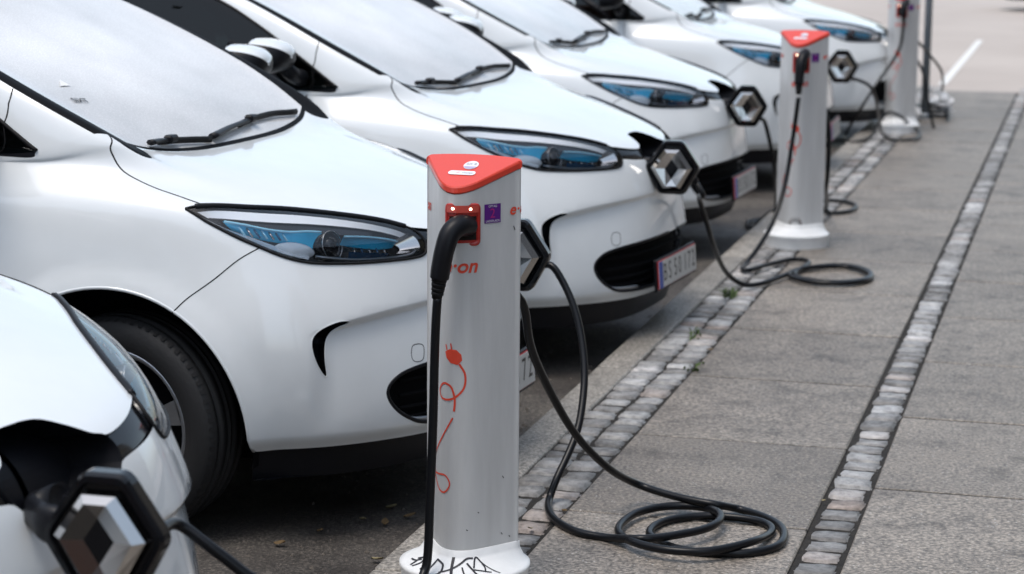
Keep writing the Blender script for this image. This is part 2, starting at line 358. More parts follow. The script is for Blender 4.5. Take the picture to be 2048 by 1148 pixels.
def weed(px,lb,n=26,h=.05):
    p=at_plane(*px,z=0); V=[];Fs=[]
    for k in range(n):
        a=random.uniform(0,6.28); l=h*random.uniform(.5,1.2); bx,by=random.gauss(0,.02),random.gauss(0,.045)
        dx,dy=math.cos(a),math.sin(a); i=len(V); w_=.004
        V+= [(bx-dy*w_,by+dx*w_,-.01),(bx+dy*w_,by-dx*w_,-.01),(bx+dx*l*.5+dy*w_,by+dy*l*.5-dx*w_,l*.5),(bx+dx*l*.5-dy*w_,by+dy*l*.5+dx*w_,l*.5),(bx+dx*l,by+dy*l,l*.55)]
        Fs+=[(i,i+1,i+2,i+3),(i+3,i+2,i+4)]
    o=mesh('weed_tuft',V,Fs,GREEN,None,False); o.location=(p[0],p[1],0); tag(o,lb,'weed','weeds in the cobble joints','stuff')
weed((1462,590),'green weed tuft in the cobbles beside the second coil'); weed((1392,670),'small green weed between the two cobble rows',16,.03); weed((1385,735),'tiny green weed at the slab edge of the cobbles',12,.025)
# grit on the road near the kerb
V=[];Fs=[]
for k in range(420):
    x=KX0-.02-abs(random.gauss(0,.55)); y=random.uniform(3.2,12); s_=random.uniform(.003,.010)*(1 if random.random()<.9 else 1.7); a=random.uniform(0,3); i=len(V); z=-.103
    for q in range(4): V.append((x+s_*random.uniform(.6,1.2)*math.cos(a+q*1.57),y+s_*random.uniform(.6,1.2)*math.sin(a+q*1.57),z))
    V.append((x,y,z+s_*.8)); Fs+=[(i,i+1,i+4),(i+1,i+2,i+4),(i+2,i+3,i+4),(i+3,i,i+4)]
GRIT=mat('grit',(.11,.095,.08),.9)
tag(mesh('road_grit',V,Fs,GRIT,None,False),'fine grit and crumbs scattered on the road along the kerb','grit',kind='stuff')

# ---- car surface: contours j (bottom -> belt -> roof), stations i (nose centre -> side -> tail centre); x forward of front axle, y outward, z above road
CT=[
[(.795,0,.17),(.775,.26,.17),(.70,.45,.17),(.575,.61,.17),(.43,.71,.17),(.27,.765,.17),(.0,.79,.17),(-.45,.80,.17),(-1.0,.80,.17),(-1.7,.80,.17),(-2.35,.79,.18),(-2.8,.75,.20),(-3.05,.62,.22),(-3.15,.35,.22),(-3.18,0,.22)],
[(.822,0,.255),(.800,.27,.258),(.715,.47,.262),(.585,.635,.265),(.445,.735,.265),(.285,.80,.262),(.0,.825,.24),(-.45,.832,.22),(-1.0,.832,.22),(-1.7,.832,.22),(-2.35,.825,.24),(-2.82,.78,.27),(-3.1,.65,.28),(-3.2,.36,.28),(-3.22,0,.28)],
[(.838,0,.34),(.815,.27,.34),(.73,.475,.34),(.60,.64,.34),(.465,.745,.34),(.305,.812,.34),(.0,.842,.33),(-.45,.848,.32),(-1.0,.848,.32),(-1.7,.85,.32),(-2.35,.843,.33),(-2.85,.80,.36),(-3.14,.67,.37),(-3.235,.37,.37),(-3.245,0,.37)],
[(.843,0,.46),(.82,.27,.46),(.737,.478,.46),(.61,.645,.46),(.478,.752,.46),(.315,.82,.46),(.0,.853,.46),(-.45,.860,.46),(-1.0,.858,.46),(-1.7,.862,.46),(-2.35,.858,.47),(-2.87,.815,.48),(-3.14,.68,.49),(-3.23,.37,.49),(-3.24,0,.49)],
[(.833,0,.60),(.81,.262,.60),(.723,.472,.605),(.60,.635,.61),(.47,.742,.615),(.31,.812,.62),(.0,.853,.62),(-.45,.865,.61),(-1.0,.861,.60),(-1.7,.866,.60),(-2.35,.866,.61),(-2.87,.82,.62),(-3.12,.68,.63),(-3.2,.37,.63),(-3.21,0,.63)],
[(.80,0,.735),(.777,.25,.738),(.685,.45,.748),(.557,.60,.76),(.433,.705,.772),(.275,.778,.785),(.02,.83,.79),(-.4,.852,.775),(-1.0,.855,.75),(-1.7,.862,.75),(-2.35,.866,.76),(-2.85,.815,.77),(-3.07,.67,.78),(-3.15,.36,.78),(-3.16,0,.78)],
[(.742,0,.825),(.723,.24,.828),(.635,.43,.843),(.51,.57,.861),(.388,.668,.882),(.225,.748,.912),(.0,.80,.922),(-.42,.833,.90),(-1.0,.842,.87),(-1.7,.85,.875),(-2.35,.855,.89),(-2.82,.80,.90),(-3.03,.65,.90),(-3.12,.35,.90),(-3.13,0,.90)],
[(.62,0,.876),(.605,.235,.879),(.53,.40,.891),(.42,.525,.910),(.30,.615,.932),(.135,.70,.962),(-.065,.765,.975),(-.44,.812,.955),(-1.0,.825,.93),(-1.7,.833,.94),(-2.35,.838,.96),(-2.79,.785,.97),(-3.02,.64,.97),(-3.11,.35,.97),(-3.12,0,.97)],
[(.43,0,.937),(.42,.22,.938),(.37,.37,.945),(.28,.485,.959),(.175,.58,.978),(.03,.67,1.002),(-.13,.74,1.010),(-.455,.793,.995),(-1.0,.81,.98),(-1.7,.818,1.0),(-2.3,.822,1.02),(-2.76,.768,1.04),(-3.01,.625,1.04),(-3.1,.35,1.04),(-3.11,0,1.04)],
[(.21,0,.988),(.205,.21,.989),(.175,.36,.994),(.115,.475,1.006),(0.047,0.582,1.024),(-0.04,0.675,1.062),(-.185,.735,1.038),(-.462,.78,1.025),(-1.0,.80,1.015),(-1.65,.805,1.035),(-2.25,.805,1.06),(-2.73,.75,1.08),(-3.005,.61,1.08),(-3.09,.35,1.08),(-3.1,0,1.08)],
[(.01,0,1.026),(.008,.2,1.027),(-.005,.36,1.033),(-0.025,0.5,1.048),(-0.06,0.607,1.078),(-0.11,0.69,1.108),(-0.25,0.752,1.062),(-.48,.772,1.05),(-1.0,.79,1.045),(-1.6,.795,1.07),(-2.2,.788,1.10),(-2.7,.735,1.12),(-3.0,.60,1.12),(-3.08,.35,1.12),(-3.09,0,1.12)],
[(-0.215,0,1.16),(-0.22,0.2,1.16),(-0.235,0.365,1.166),(-0.255,0.51,1.178),(-0.29,0.625,1.2),(-0.36,0.705,1.232),(-0.46,0.742,1.183),(-0.71,0.754,1.17),(-1.1,0.765,1.17),(-1.65,0.765,1.19),(-2.2,.75,1.22),(-2.65,.70,1.24),(-2.93,.57,1.25),(-3.0,.33,1.26),(-3.01,0,1.26)],
[(-0.54,0,1.325),(-0.545,0.19,1.325),(-0.56,0.34,1.329),(-0.585,0.485,1.338),(-0.62,0.597,1.355),(-0.68,0.672,1.378),(-0.77,0.706,1.342),(-1,0.715,1.328),(-1.32,0.72,1.325),(-1.75,0.718,1.34),(-2.2,.695,1.35),(-2.6,.645,1.36),(-2.85,.53,1.37),(-2.91,.31,1.38),(-2.92,0,1.38)],
[(-0.92,0,1.493),(-0.925,0.17,1.493),(-0.94,0.31,1.493),(-0.955,0.435,1.494),(-0.98,0.535,1.496),(-1.03,0.602,1.496),(-1.12,0.64,1.478),(-1.35,0.648,1.482),(-1.6,0.648,1.485),(-1.9,0.645,1.488),(-2.25,.61,1.475),(-2.58,.555,1.455),(-2.74,.46,1.45),(-2.79,.27,1.46),(-2.8,0,1.46)],
[(-1.16,0,1.538),(-1.165,0.11,1.538),(-1.18,0.2,1.536),(-1.2,0.275,1.534),(-1.225,0.34,1.532),(-1.26,0.385,1.53),(-1.35,.42,1.520),(-1.5,.435,1.528),(-1.68,.44,1.534),(-1.92,.435,1.534),(-2.2,.42,1.523),(-2.42,.375,1.508),(-2.53,.30,1.502),(-2.57,.17,1.508),(-2.58,0,1.508)],
[(-1.4,0,1.55),(-1.403,.02,1.55),(-1.41,.04,1.55),(-1.42,.05,1.55),(-1.44,.06,1.55),(-1.46,.07,1.55),(-1.52,.075,1.552),(-1.6,.08,1.556),(-1.75,.08,1.56),(-1.93,.08,1.56),(-2.1,.075,1.554),(-2.2,.065,1.548),(-2.25,.05,1.545),(-2.28,.03,1.545),(-2.29,0,1.545)],
]
def _nat(n):
    A=np.zeros((n,n));B=np.zeros((n,n));A[0,0]=A[-1,-1]=1
    for k in range(1,n-1):
        A[k,k-1:k+2]=(1,4,1); B[k,k-1:k+2]=(6,-12,6)
    return np.linalg.solve(A,B)
_T=np.array(CT); NJ=_T.shape[0]; NI=_T.shape[1]-1; JB=10
_full=np.concatenate([(_T[:,:0:-1]*np.array([1,-1,1])),_T],1)
_MS=_nat(2*NI+1); _MT=_nat(NJ); _MA=_nat(JB+1); _MB=_nat(NJ-JB)
_D2=np.einsum('ab,jbk->jak',_MS,_full)
def _ev(k,w,y,m):
    a=1-w
    n=np.arange(len(k))
    return a[:,None]*y[n,k]+w[:,None]*y[n,k+1]+((a**3-a)[:,None]*m[n,k]+(w**3-w)[:,None]*m[n,k+1])/6
def base(s,t):
    s=np.asarray(s,float);t=np.asarray(t,float)
    u=np.clip(s+NI,0,2*NI-1e-9);k=np.minimum(u.astype(int),2*NI-1);w=u-k;a=1-w
    w_=w[None,:,None];a_=a[None,:,None]
    D=a_*_full[:,k]+w_*_full[:,k+1]+((a_**3-a_)*_D2[:,k]+(w_**3-w_)*_D2[:,k+1])/6
    D=D.transpose(1,0,2)
    tt=np.clip(t,0,NJ-1-1e-9);k=np.minimum(tt.astype(int),NJ-2);w=tt-k
    C=_ev(k,w,D,np.einsum('ab,nbk->nak',_MT,D))
    lo=t<=JB
    Bk=np.empty_like(C)
    if lo.any():
        d=D[lo][:,:JB+1];kk=np.minimum(k[lo],JB-1);ww=tt[lo]-kk
        Bk[lo]=_ev(kk,ww,d,np.einsum('ab,nbk->nak',_MA,d))
    if (~lo).any():
        d=D[~lo][:,JB:];kk=np.maximum(k[~lo]-JB,0);ww=tt[~lo]-JB-kk
        Bk[~lo]=_ev(kk,ww,d,np.einsum('ab,nbk->nak',_MB,d))
    f=np.clip((np.abs(s)-3.9)/1.2,0,1);f=(f*f*(3-2*f))[:,None]
    return C*f+Bk*(1-f)
def sst(a,b,x):
    f=np.clip((x-a)/(b-a),0,1);return f*f*(3-2*f)
def bnormal(s,t,fn):
    e=.01
    t1=np.minimum(t+e,np.where(t<=JB,np.maximum(JB,t),NJ-1.0));t0=np.where(t>JB,np.maximum(t-e,JB+1e-6),np.maximum(t-e,0))
    a=fn(s+e,t)-fn(s-e,t);b=fn(s,t1)-fn(s,t0)
    n=np.cross(a,b)
    l=np.linalg.norm(n,axis=1,keepdims=True);n/=np.maximum(l,1e-12)
    return n
def crease_t(s): return np.interp(np.abs(s),[0,.35,1.0,1.6,2.22,2.9,3.3,3.6],[4.43,4.42,4.37,4.30,4.20,4.06,3.96,3.87])
def disp(s,t,p):
    d=np.zeros(len(p)); x,y,z=p[:,0],np.abs(p[:,1]),p[:,2]
    for ax in (0.,-2.588):
        r=np.hypot(x-ax,z-.315)
        d+=.010*sst(.47,.385,r)*sst(.60,.70,y)*sst(.86,.75,z)
    # bumper scoop below the crease that runs forward from the fog slit
    q=crease_t(s)-t
    dep=(.010+.016*sst(.3,2.6,np.abs(s)))*sst(3.55,3.05,np.abs(s))*(np.abs(s)<4)
    d-=dep*sst(-.03,.11,q)*sst(2.3,.05,q)*(t<5)
    d-=.022*sst(.315,.250,z)*sst(.30,.40,x)
    return d
def surf(s,t):
    p=base(s,t)
    n=bnormal(s,t,base)
    return p+n*disp(s,t,p)[:,None]
# ------------------------------------------------------------------ car: cut the surface into panels
SX,TY=.22,.11
def densify(P,step=.012):
    P=np.array(P,float); out=[P[0]]
    for a,b in zip(P[:-1],P[1:]):
        n=max(1,int(np.hypot((b-a)[0]*SX,(b-a)[1]*TY)/step))
        for k in range(1,n+1): out.append(a+(b-a)*k/n)
    return np.array(out)
def side_st(xz,s0):
    """(x,z) pairs on the flank -> (s,t)"""
    xz=np.array(xz,float); n=len(xz); s=np.full(n,float(s0)) if np.isscalar(s0) else np.array(s0,float); t=np.full(n,4.)
    t=np.clip((xz[:,1]-.2)/.085,0.2,10)
    for _ in range(40):
        p=surf(s,t); e=1e-4; ps=(surf(s+e,t)-p)/e; pt=(surf(s,t+e)-p)/e
        r=np.stack([xz[:,0]-p[:,0],xz[:,1]-p[:,2]],1); det=ps[:,0]*pt[:,2]-pt[:,0]*ps[:,2]; det=np.where(np.abs(det)<1e-6,1e-6,det)
        ds=(r[:,0]*pt[:,2]-pt[:,0]*r[:,1])/det; dt=(ps[:,0]*r[:,1]-r[:,0]*ps[:,2])/det
        s=np.clip(s+np.clip(ds,-.3,.3),3.5,12.5); t=np.clip(t+np.clip(dt,-.6,.6),0,10)
    return np.stack([s,t],1)
ARC_R=.393
def arch_poly(ax,zc=.320,r=ARC_R,n=56):
    a=np.linspace(-.155,math.pi+.155,n); P=np.stack([ax+r*np.cos(a),zc+r*np.sin(a)],1)
    s0=np.interp(P[:,0],[-2.9,-2.35,-1.7,-1,-.45,0,.3,.45],[11,10,9,8,7,6,5.2,4.4])
    st=side_st(P,s0); st[0,1]=max(st[0,1],1.0); return np.concatenate([[[st[0,0],-.2]],st,[[st[-1,0],-.2]]])
HL=[(5.113,6.116),(4.942,6.25),(4.765,6.355),(4.256,6.6),(3.483,6.835),(2.743,6.84),(2.13,6.69),(1.75,6.46),(1.52,6.18),(1.41,5.88),(1.39,5.52),(1.47,5.27),(1.67,5.185),(2.106,5.135),(2.62,5.10),(3.15,5.095),(3.482,5.128),(3.822,5.219),(4.138,5.354),(4.518,5.539),(4.852,5.783),(4.987,5.936)]
HLs=np.concatenate([cat(HL,5),[HL[0]]])
hood_side=cat([(4.62,10.0),(5.06,9.40),(5.24,8.65),(5.325,8.1),(5.30,7.63),(5.21,7.04),(5.0,6.63),(4.765,6.355)],6)
hl_top=cat(HL[2:9],5)
hood_front=cat([(1.52,6.18),(1.13,6.03),(.80,5.93),(.62,5.93),(.50,6.08),(.38,6.40),(.27,6.66),(.14,6.74),(0,6.75)],5)
HOOD=np.concatenate([[(0,9.95),(4.5,9.95)],hood_side,hl_top[1:],hood_front[1:]])
bump_top=cat([(1.39,5.52),(1.05,5.46),(.74,5.42),(.60,5.36),(.50,5.14),(.40,4.90),(.27,4.76),(0,4.74)],5)
FRONT=np.concatenate([hood_front,bump_top[::-1],[(1.41,5.88)]])
CAVITY=np.concatenate([cat([(0,6.75),(.14,6.74),(.27,6.66),(.38,6.40),(.50,6.08),(.62,5.93),(.65,5.65),(.62,5.40),(.60,5.36),(.50,5.14),(.40,4.90),(.27,4.76),(0,4.74)],4)])
FOG=[(2.852,4.063),(2.985,4.079),(3.139,4.042),(3.324,3.959),(3.457,3.847),(3.50,3.713),(3.475,3.524),(3.40,3.314),(3.305,3.137),(3.258,3.09),(3.232,3.13),(3.252,3.328),(3.257,3.506),(3.235,3.708),(3.164,3.86),(3.022,3.965),(2.881,4.022)]
FOGs=cat(FOG,3,True); FOGs=np.concatenate([FOGs,FOGs[:1]])
GRILLE=np.concatenate([cat([(0,3.20),(.5,3.20),(1.4,3.13),(1.95,3.03),(2.2,2.88),(2.31,2.68),(2.29,2.45),(2.17,2.17),(1.98,1.88),(1.72,1.60),(1.4,1.49),(1.0,1.45),(0,1.43)],5)])
arch_f=arch_poly(0.); arch_r=arch_poly(-2.588,.32,.385)
seam_b=cat([(4.17,5.37),(4.56,5.09),(4.93,4.76),(5.26,4.45),(5.44,4.18)],5)
BUMPER=np.concatenate([[(0,1.0)],[(0,5.6)],[(1.39,5.52)],cat(HL[10:19],5),seam_b[1:],[(5.6,3.9),(5.7,1.0)]])
door_f=side_st([(-.368,z) for z in np.linspace(1.03,.26,14)],6.7); door_m=side_st([(-1.27-.08*(1.05-z),z) for z in np.linspace(1.03,.24,12)],8.4); door_r=side_st([(-2.02-.0*z,z) for z in np.linspace(1.05,.72,8)],9.7)
# sail foot (black trim at the base of the screen pillar) and quarter window tip
FOOT=cat([(3.70,10.0),(3.76,9.70),(4.02,9.33),(4.30,9.02),(4.55,8.96),(4.70,9.3),(4.70,9.65),(4.64,10.0)],4)
WTIP=cat([(6.02,10.0),(6.10,9.93),(6.19,9.80),(6.32,9.77),(6.5,9.84),(6.75,9.90),(7.2,9.94),(7.6,10.0)],4)
def run_cdt(lines,ss,tt):
    pts=[];edges=[]
    for ln_ in lines:
        d=densify(ln_); b=len(pts); pts+=[tuple(p) for p in d]; edges+=[(b+k,b+k+1) for k in range(len(d)-1)]
    C=np.array(pts)*[SX,TY]
    G=np.array([(s,t) for t in tt for s in ss])
    Gs=G*[SX,TY]
    keep=np.ones(len(G),bool)
    # drop grid points that crowd the constraint points
    cell={}
    for p in C: cell.setdefault((int(p[0]/.012),int(p[1]/.012)),[]).append(p)
    for i,p in enumerate(Gs):
        cx,cy=int(p[0]/.012),int(p[1]/.012)
        for a in (-1,0,1):
            for b in (-1,0,1):
                for q in cell.get((cx+a,cy+b),()):
                    if (q[0]-p[0])**2+(q[1]-p[1])**2<.0075**2: keep[i]=False
    allp=np.concatenate([C,Gs[keep]])
    vs_,es_,fs_,_,_,_=delaunay_2d_cdt([Vector(p) for p in allp],edges,[],0,1e-6)
    V=np.array([v[:] for v in vs_])/[SX,TY]; Fs=np.array([f for f in fs_ if len(f)==3])
    return V,Fs
def build_panels(lines,ss,tt,classify,prefix):
    V,Fs=run_cdt(lines,ss,tt)
    cen=V[Fs].mean(1)
    lab=classify(cen,surf(cen[:,0],cen[:,1]))
    P=surf(V[:,0],V[:,1]); Nn=bnormal(V[:,0],V[:,1],surf)
    a=P[Fs[:,1]]-P[Fs[:,0]];b=P[Fs[:,2]]-P[Fs[:,0]];fn=np.cross(a,b)
    flip=(fn*Nn[Fs].mean(1)).sum(1)<0; Fs=Fs.copy(); Fs[flip]=Fs[flip][:,::-1]
    area=np.linalg.norm(fn,axis=1)
    return V,P,Nn,Fs,lab,area
FLIPN=None
def part_arrays(data,name):
    V,P,Nn,Fs,lab,area=data
    sel=Fs[(lab==name)&(area>1e-10)]
    idx,invx=np.unique(sel,return_inverse=True); return V[idx],P[idx],Nn[idx],invx.reshape(-1,3)
MIR=np.array([1,-1,1.])
def wside(P): return P*MIR      # surface y is outward (+) = the car's right; object space y points left
def emit(data,name,objname,material,parent,both='merge',side=None,off=0.):
    """both='merge': right and left halves in one mesh; side='r'/'l': one half"""
    V,P,Nn,F_=part_arrays(data,name)
    if len(F_)==0: return None
    P=P+Nn*off
    if side:
        sg=-1. if side=='r' else 1.
        Q=P*[1,sg,1]; M_=Nn*[1,sg,1]; ff=F_ if side=='l' else F_[:,::-1]
        return mesh(objname,Q,ff,material,parent,True,M_)
    n=len(P)
    on=np.where(V[:,0]<1e-6)[0]; mp=np.arange(n)+n; mp[on]=on
    Q=np.concatenate([P,P*MIR]); M_=np.concatenate([Nn,Nn*MIR]); M_[on,1]=0
    ff=np.concatenate([F_,mp[F_][:,::-1]])
    used=np.unique(ff); re=np.zeros(2*n,int); re[used]=np.arange(len(used))
    return mesh(objname,Q[used],re[ff],material,parent,True,M_[used])
def recess(data,name,objname,material,parent,depth,side=None,wall=True,taper=.0):
    """floor of a hole: the panel pushed inwards, with walls up to its rim"""
    V,P,Nn,F_=part_arrays(data,name)
    ed={}
    for f in F_:
        for a,b in ((f[0],f[1]),(f[1],f[2]),(f[2],f[0])): ed[(a,b)]=1
    rim=[e for e in ed if (e[1],e[0]) not in ed and not (V[e[0],0]<1e-6 and V[e[1],0]<1e-6)]
    c0=P.mean(0); dvec=np.asarray(depth) if np.ndim(depth) else None
    low=(P-Nn*depth if dvec is None else P+dvec)+(c0-P)*taper; n=len(P)
    Q=np.concatenate([P,low]); ff=[tuple(f+n) for f in F_]
    if wall: ff+=[(a,b,b+n,a+n) for a,b in rim]
    ff=[tuple(reversed(f)) if False else f for f in ff]
    def half(sg): return Q*[1,sg,1],(ff if sg>0 else [tuple(reversed(f)) for f in ff])
    if side: q,f2=half(-1. if side=='r' else 1.)
    else:
        q1,f1=half(1.);q2,f2_=half(-1.); q=np.concatenate([q1,q2]); f2=list(f1)+[tuple(i+len(q1) for i in f) for f in f2_]
    return mesh(objname,q,f2,material,parent,False)
def on_surf(st,off=0.,sg=-1.):
    st=np.array(st); P=surf(st[:,0],st[:,1]); Nn=bnormal(st[:,0],st[:,1],surf)
    return (P+Nn*off)*[1,sg,1]
def seam(name,st,parent,r=.0022,sg=-1.,off=-.0006,material=None,closed=False,n=5):
    return tube(name,on_surf(densify(st,.02),off,sg),r,material or RUBBER,parent,n,closed)
ss_=np.concatenate([np.arange(0,8,.085),np.arange(8,14.01,.25)]); tt_=np.arange(0,10.001,.14); tt_=np.append(tt_,10.)
def cls_body(c,P):
    lab=np.full(len(c),'rear_body',object)
    x=P[:,0]
    xd=lambda line,t:np.interp(t,line[::-1,1],line[::-1,0])
    s,t=c[:,0],c[:,1]
    sf=xd(door_f,t); sm=xd(door_m,t); sr=xd(door_r,t)
    lab[(s<sr)]='rear_door'; lab[s<sm]='front_door'; lab[s<sf]='fender'
    lab[(s>xd(door_r,np.clip(t,5.2,10)))&(s>8.6)]='rear_body'
    lab[(t<1.35)&(s>6)&(s<10.2)]='sill'
    lab[pip(c,BUMPER)]='bumper'
    lab[pip(c,HOOD)]='hood'; lab[(t>9.95)&(s<4.6)]='cowl_panel'
    lab[pip(c,FOOT)]='cowl_panel'
    lab[pip(c,np.concatenate([WTIP,[(7.6,10.1),(6.02,10.1)]]))]='sail_panel'
    lab[(t>9.93)&(s>7.5)&(s<11)]='sail_panel'
    lab[(t<1.0)]='lower_lip'
    lab[pip(c,FRONT)]='front_panel'; lab[pip(c,HLs)]='headlight'; lab[pip(c,CAVITY)]='cavity'; lab[pip(c,FOGs)]='fog'; lab[pip(c,GRILLE)]='grille'
    lab[pip(c,arch_f)|pip(c,arch_r)]='none'
    return lab
lines=[[(0,10),(14,10)],[(0,0),(14,0)],[(0,0),(0,10)],[(14,0),(14,10)],[(0,1.0),(14,1.0)],[(6,1.35),(10.2,1.35)],HLs,hood_side,hood_front,bump_top,CAVITY,FOGs,GRILLE,arch_f,arch_r,seam_b,door_f,door_m,door_r,FOOT,WTIP,[(0,9.95),(4.55,9.95)],[(7.5,9.93),(11,9.93)]]+[[(s_,float(crease_t(np.array([s_]))[0])+o_) for s_ in np.linspace(0,3.55,24)] for o_ in (.03,-.02,-.065,-.11)]
BODY=build_panels(lines,ss_,tt_,cls_body,'b')
# greenhouse
D_EDGE=cat([(6.02,10.0),(5.97,10.4),(5.93,10.7),(5.86,11.2),(5.78,11.65),(5.72,12.05),(5.80,12.45),(6.1,12.72),(6.8,12.80),(8.0,12.82),(9.2,12.78),(10.0,12.6),(10.5,12.2),(10.6,11.4),(10.5,10.6),(10.3,10.06)],5)
SIDEWIN=np.concatenate([D_EDGE,[(10.3,10.06),(7.6,10.06),(6.1,10.0)]])
REARWIN=cat([(14,12.75),(12.9,12.7),(12.35,12.4),(12.2,11.6),(12.1,10.5),(12.5,10.25),(14,10.2)],4)
GLE=np.array([(3.85,10.05),(4.08,10.5),(4.28,11.0),(4.50,12.0),(4.66,12.93)])
def cls_top(c,P):
    s,t=c[:,0],c[:,1]; lab=np.full(len(c),'roof',object)
    lab[(t<13)&(s<5.0)]='screen_trim'
    lab[(s<np.interp(t,GLE[:,1],GLE[:,0]))&(t>10.05)&(t<12.93)]='windscreen'
    lab[(t<13)&(s>=5.0)]='pillar'
    lab[pip(c,SIDEWIN)]='side_window'
    lab[(lab=='side_window')&(s>8.35)&(s<8.85)]='b_pillar'
    lab[pip(c,REARWIN)]='rear_window'
    return lab
ss2=np.concatenate([np.arange(0,8,.14),np.arange(8,14.01,.25)]); tt2=np.concatenate([np.arange(10.0,13,.16),np.arange(13,15,.25),[15]])
E2=1e-5
lines=[[(0,10+E2),(14,10+E2)],[(0,15),(14,15)],[(0,10+E2),(0,15)],[(14,10+E2),(14,15)],[(0,13),(14,13)],[(5,10+E2),(5,13)],GLE,[(0,10.05),(3.85,10.05)],[(0,12.93),(4.66,12.93)],D_EDGE,[(7.6,10.06),(10.3,10.06)],[(8.35,10.06),(8.35,12.82)],[(8.85,10.06),(8.85,12.82)],REARWIN]
tt2=np.maximum(tt2,10+E2)
TOP=build_panels(lines,ss2,tt2,cls_top,'t')

def dirv(*p): return np.array(p,float)
def build_car():
    root=empty('parked_car')
    # painted panels
    hood=emit(BODY,'hood','hood',WHITE,root)
    bumper=emit(BODY,'bumper','front_bumper',WHITE,root)
    emit(BODY,'lower_lip','lower_lip',PLASTIC,root,off=-.012)
    emit(BODY,'cowl_panel','cowl_panel',TRIM,root); [emit(BODY,'front_panel','front_panel',GLOSSBLACK,root,side=q_,off=-.006) for q_ in 'rl']
    emit(BODY,'rear_body','rear_body',WHITE,root)
    emit(TOP,'roof','roof',WHITE,root); emit(TOP,'windscreen','windscreen',WINDSCREEN,root); emit(TOP,'rear_window','rear_window',SIDEGLASS,root)
    emit(TOP,'screen_trim','windscreen_trim',TRIM,root)
    for sd_,sg in (('r',-1.),('l',1.)):
        fd=emit(BODY,'fender','fender',WHITE,root,side=sd_)
        dr=emit(BODY,'front_door','front_door',WHITE,root,side=sd_); emit(BODY,'rear_door','rear_door',WHITE,root,side=sd_); emit(BODY,'sill','sill',PLASTIC,root,side=sd_)
        emit(BODY,'sail_panel','window_sail',PLASTIC,root,side=sd_); emit(TOP,'pillar','roof_pillar',WHITE,root,side=sd_); emit(TOP,'b_pillar','centre_pillar',GLOSSBLACK,root,side=sd_)
        emit(TOP,'side_window','side_window',SIDEGLASS,root,side=sd_)
        tube('window_seal',on_surf(densify(D_EDGE,.03),.001,sg),.006,RUBBER,root,5)
        tube('quarter_window_bar',on_surf([(6.95,9.98),(6.80,10.6),(6.72,11.3)],-.004,sg),.016,PLASTIC,root,6)
        # door mirror
        mr=empty('door_mirror'); mr.parent=root
        V,Fs=[],[]
        nb=14
        for k in range(nb+1):
            u=k/nb; th_=math.pi/2*(.02+.98*u); x=-.345-.13*(1-math.cos(th_)); sc=math.sin(th_)**.75
            for j in range(18):
                a=2*math.pi*j/18; V.append((x,sg*(.945+.110*sc*math.copysign(abs(math.cos(a))**.72,math.cos(a))),1.185+.066*sc*math.copysign(abs(math.sin(a))**.72,math.sin(a))))
        Fs=[(k*18+j,k*18+(j+1)%18,(k+1)*18+(j+1)%18,(k+1)*18+j) for k in range(nb) for j in range(18)]
        if sg<0: Fs=[f[::-1] for f in Fs]
        topf=[f for f in Fs if 2<=min(i%18 for i in f)<7]; botf=[f for f in Fs if f not in topf]
        mesh('mirror_cap',V,topf+[tuple(range(18))],WHITE,mr); mesh('mirror_shell',V,botf,PLASTIC,mr)
        mesh('mirror_glass',V[-18:],[tuple(range(18)) if sg>0 else tuple(range(17,-1,-1))],CHROME,mr,False)
        tube('mirror_stalk',[(-.40,sg*.74,1.09),(-.40,sg*.82,1.105),(-.40,sg*.89,1.14)],[.035,.03,.028],PLASTIC,mr,8)
        # seams
        seam('hood_seam',hood_side,hood,.0024,sg); seam('bumper_seam',seam_b,bumper,.0020,sg)
        seam('door_seam',np.concatenate([door_f]),fd,.0026,sg); seam('door_seam',door_m,dr,.0026,sg)
        seam('door_seam',[(6.62,10.0),(6.3,10.3),(5.97,10.62),(5.5,10.83),(5.03,10.96)],fd,.0022,sg,off=-.0004)
        # wheel arch lip
        ap=arch_f[1:-1]; tube('arch_lip',on_surf(ap,-.004,sg),.006,WHITE,fd,6)
        # headlight
        hl=empty('headlight'); hl.parent=root
        emit(BODY,'headlight','lens',LENS,hl,side=sd_,off=.001)
        recess(BODY,'headlight','housing',LAMPDARK,hl,np.array([-.055,-.035,-.012]),side=sd_,taper=.03)
        tube('lens_seal',on_surf(densify(HLs,.015),.0012,sg),.0040,RUBBER,hl,6,True)
        seam('upper_seal',cat(HL[1:9],6),hl,.0085,sg,off=.0005,material=PLASTIC,n=6)
        # chrome brow along the upper inside of the lens
        def ribbon(name,up,lo,offa,offb,material,n=14):
            A=on_surf(up,offa,sg); B=on_surf(lo,offb,sg); k=len(A)
            V=np.concatenate([A,B]); Fs=[(i,i+1,k+i+1,k+i) if sg<0 else (i+1,i,k+i,k+i+1) for i in range(k-1)]
            return mesh(name,V,Fs,material,hl)
        up=cat([(4.95,6.12),(4.5,6.38),(3.9,6.58),(3.2,6.70),(2.6,6.66),(2.1,6.48),(1.75,6.2),(1.56,5.9)],4)
        lo=cat([(4.80,5.98),(4.35,6.02),(3.7,6.13),(3.05,6.20),(2.5,6.20),(2.05,6.10),(1.78,5.95),(1.62,5.78)],4)
        ribbon('chrome_brow',up,lo*np.array([1,.45])+up*np.array([0,.55]),-.008,-.022,REFLECTOR)
        ribbon('brow_lower',lo*np.array([1,.50])+up*np.array([0,.50]),lo,-.026,-.034,LAMPDARK)
        tube('brow_line',on_surf(lo*np.array([1,.47])+up*np.array([0,.53]),-.022,sg),.0022,LAMPDARK,hl,5)
        up=cat([(4.98,6.02),(4.75,5.78),(4.45,5.60),(4.1,5.42),(3.75,5.28),(3.35,5.18)],4); lo=cat([(4.80,6.0),(4.55,5.80),(4.25,5.68),(3.95,5.55),(3.6,5.42),(3.25,5.32)],4)
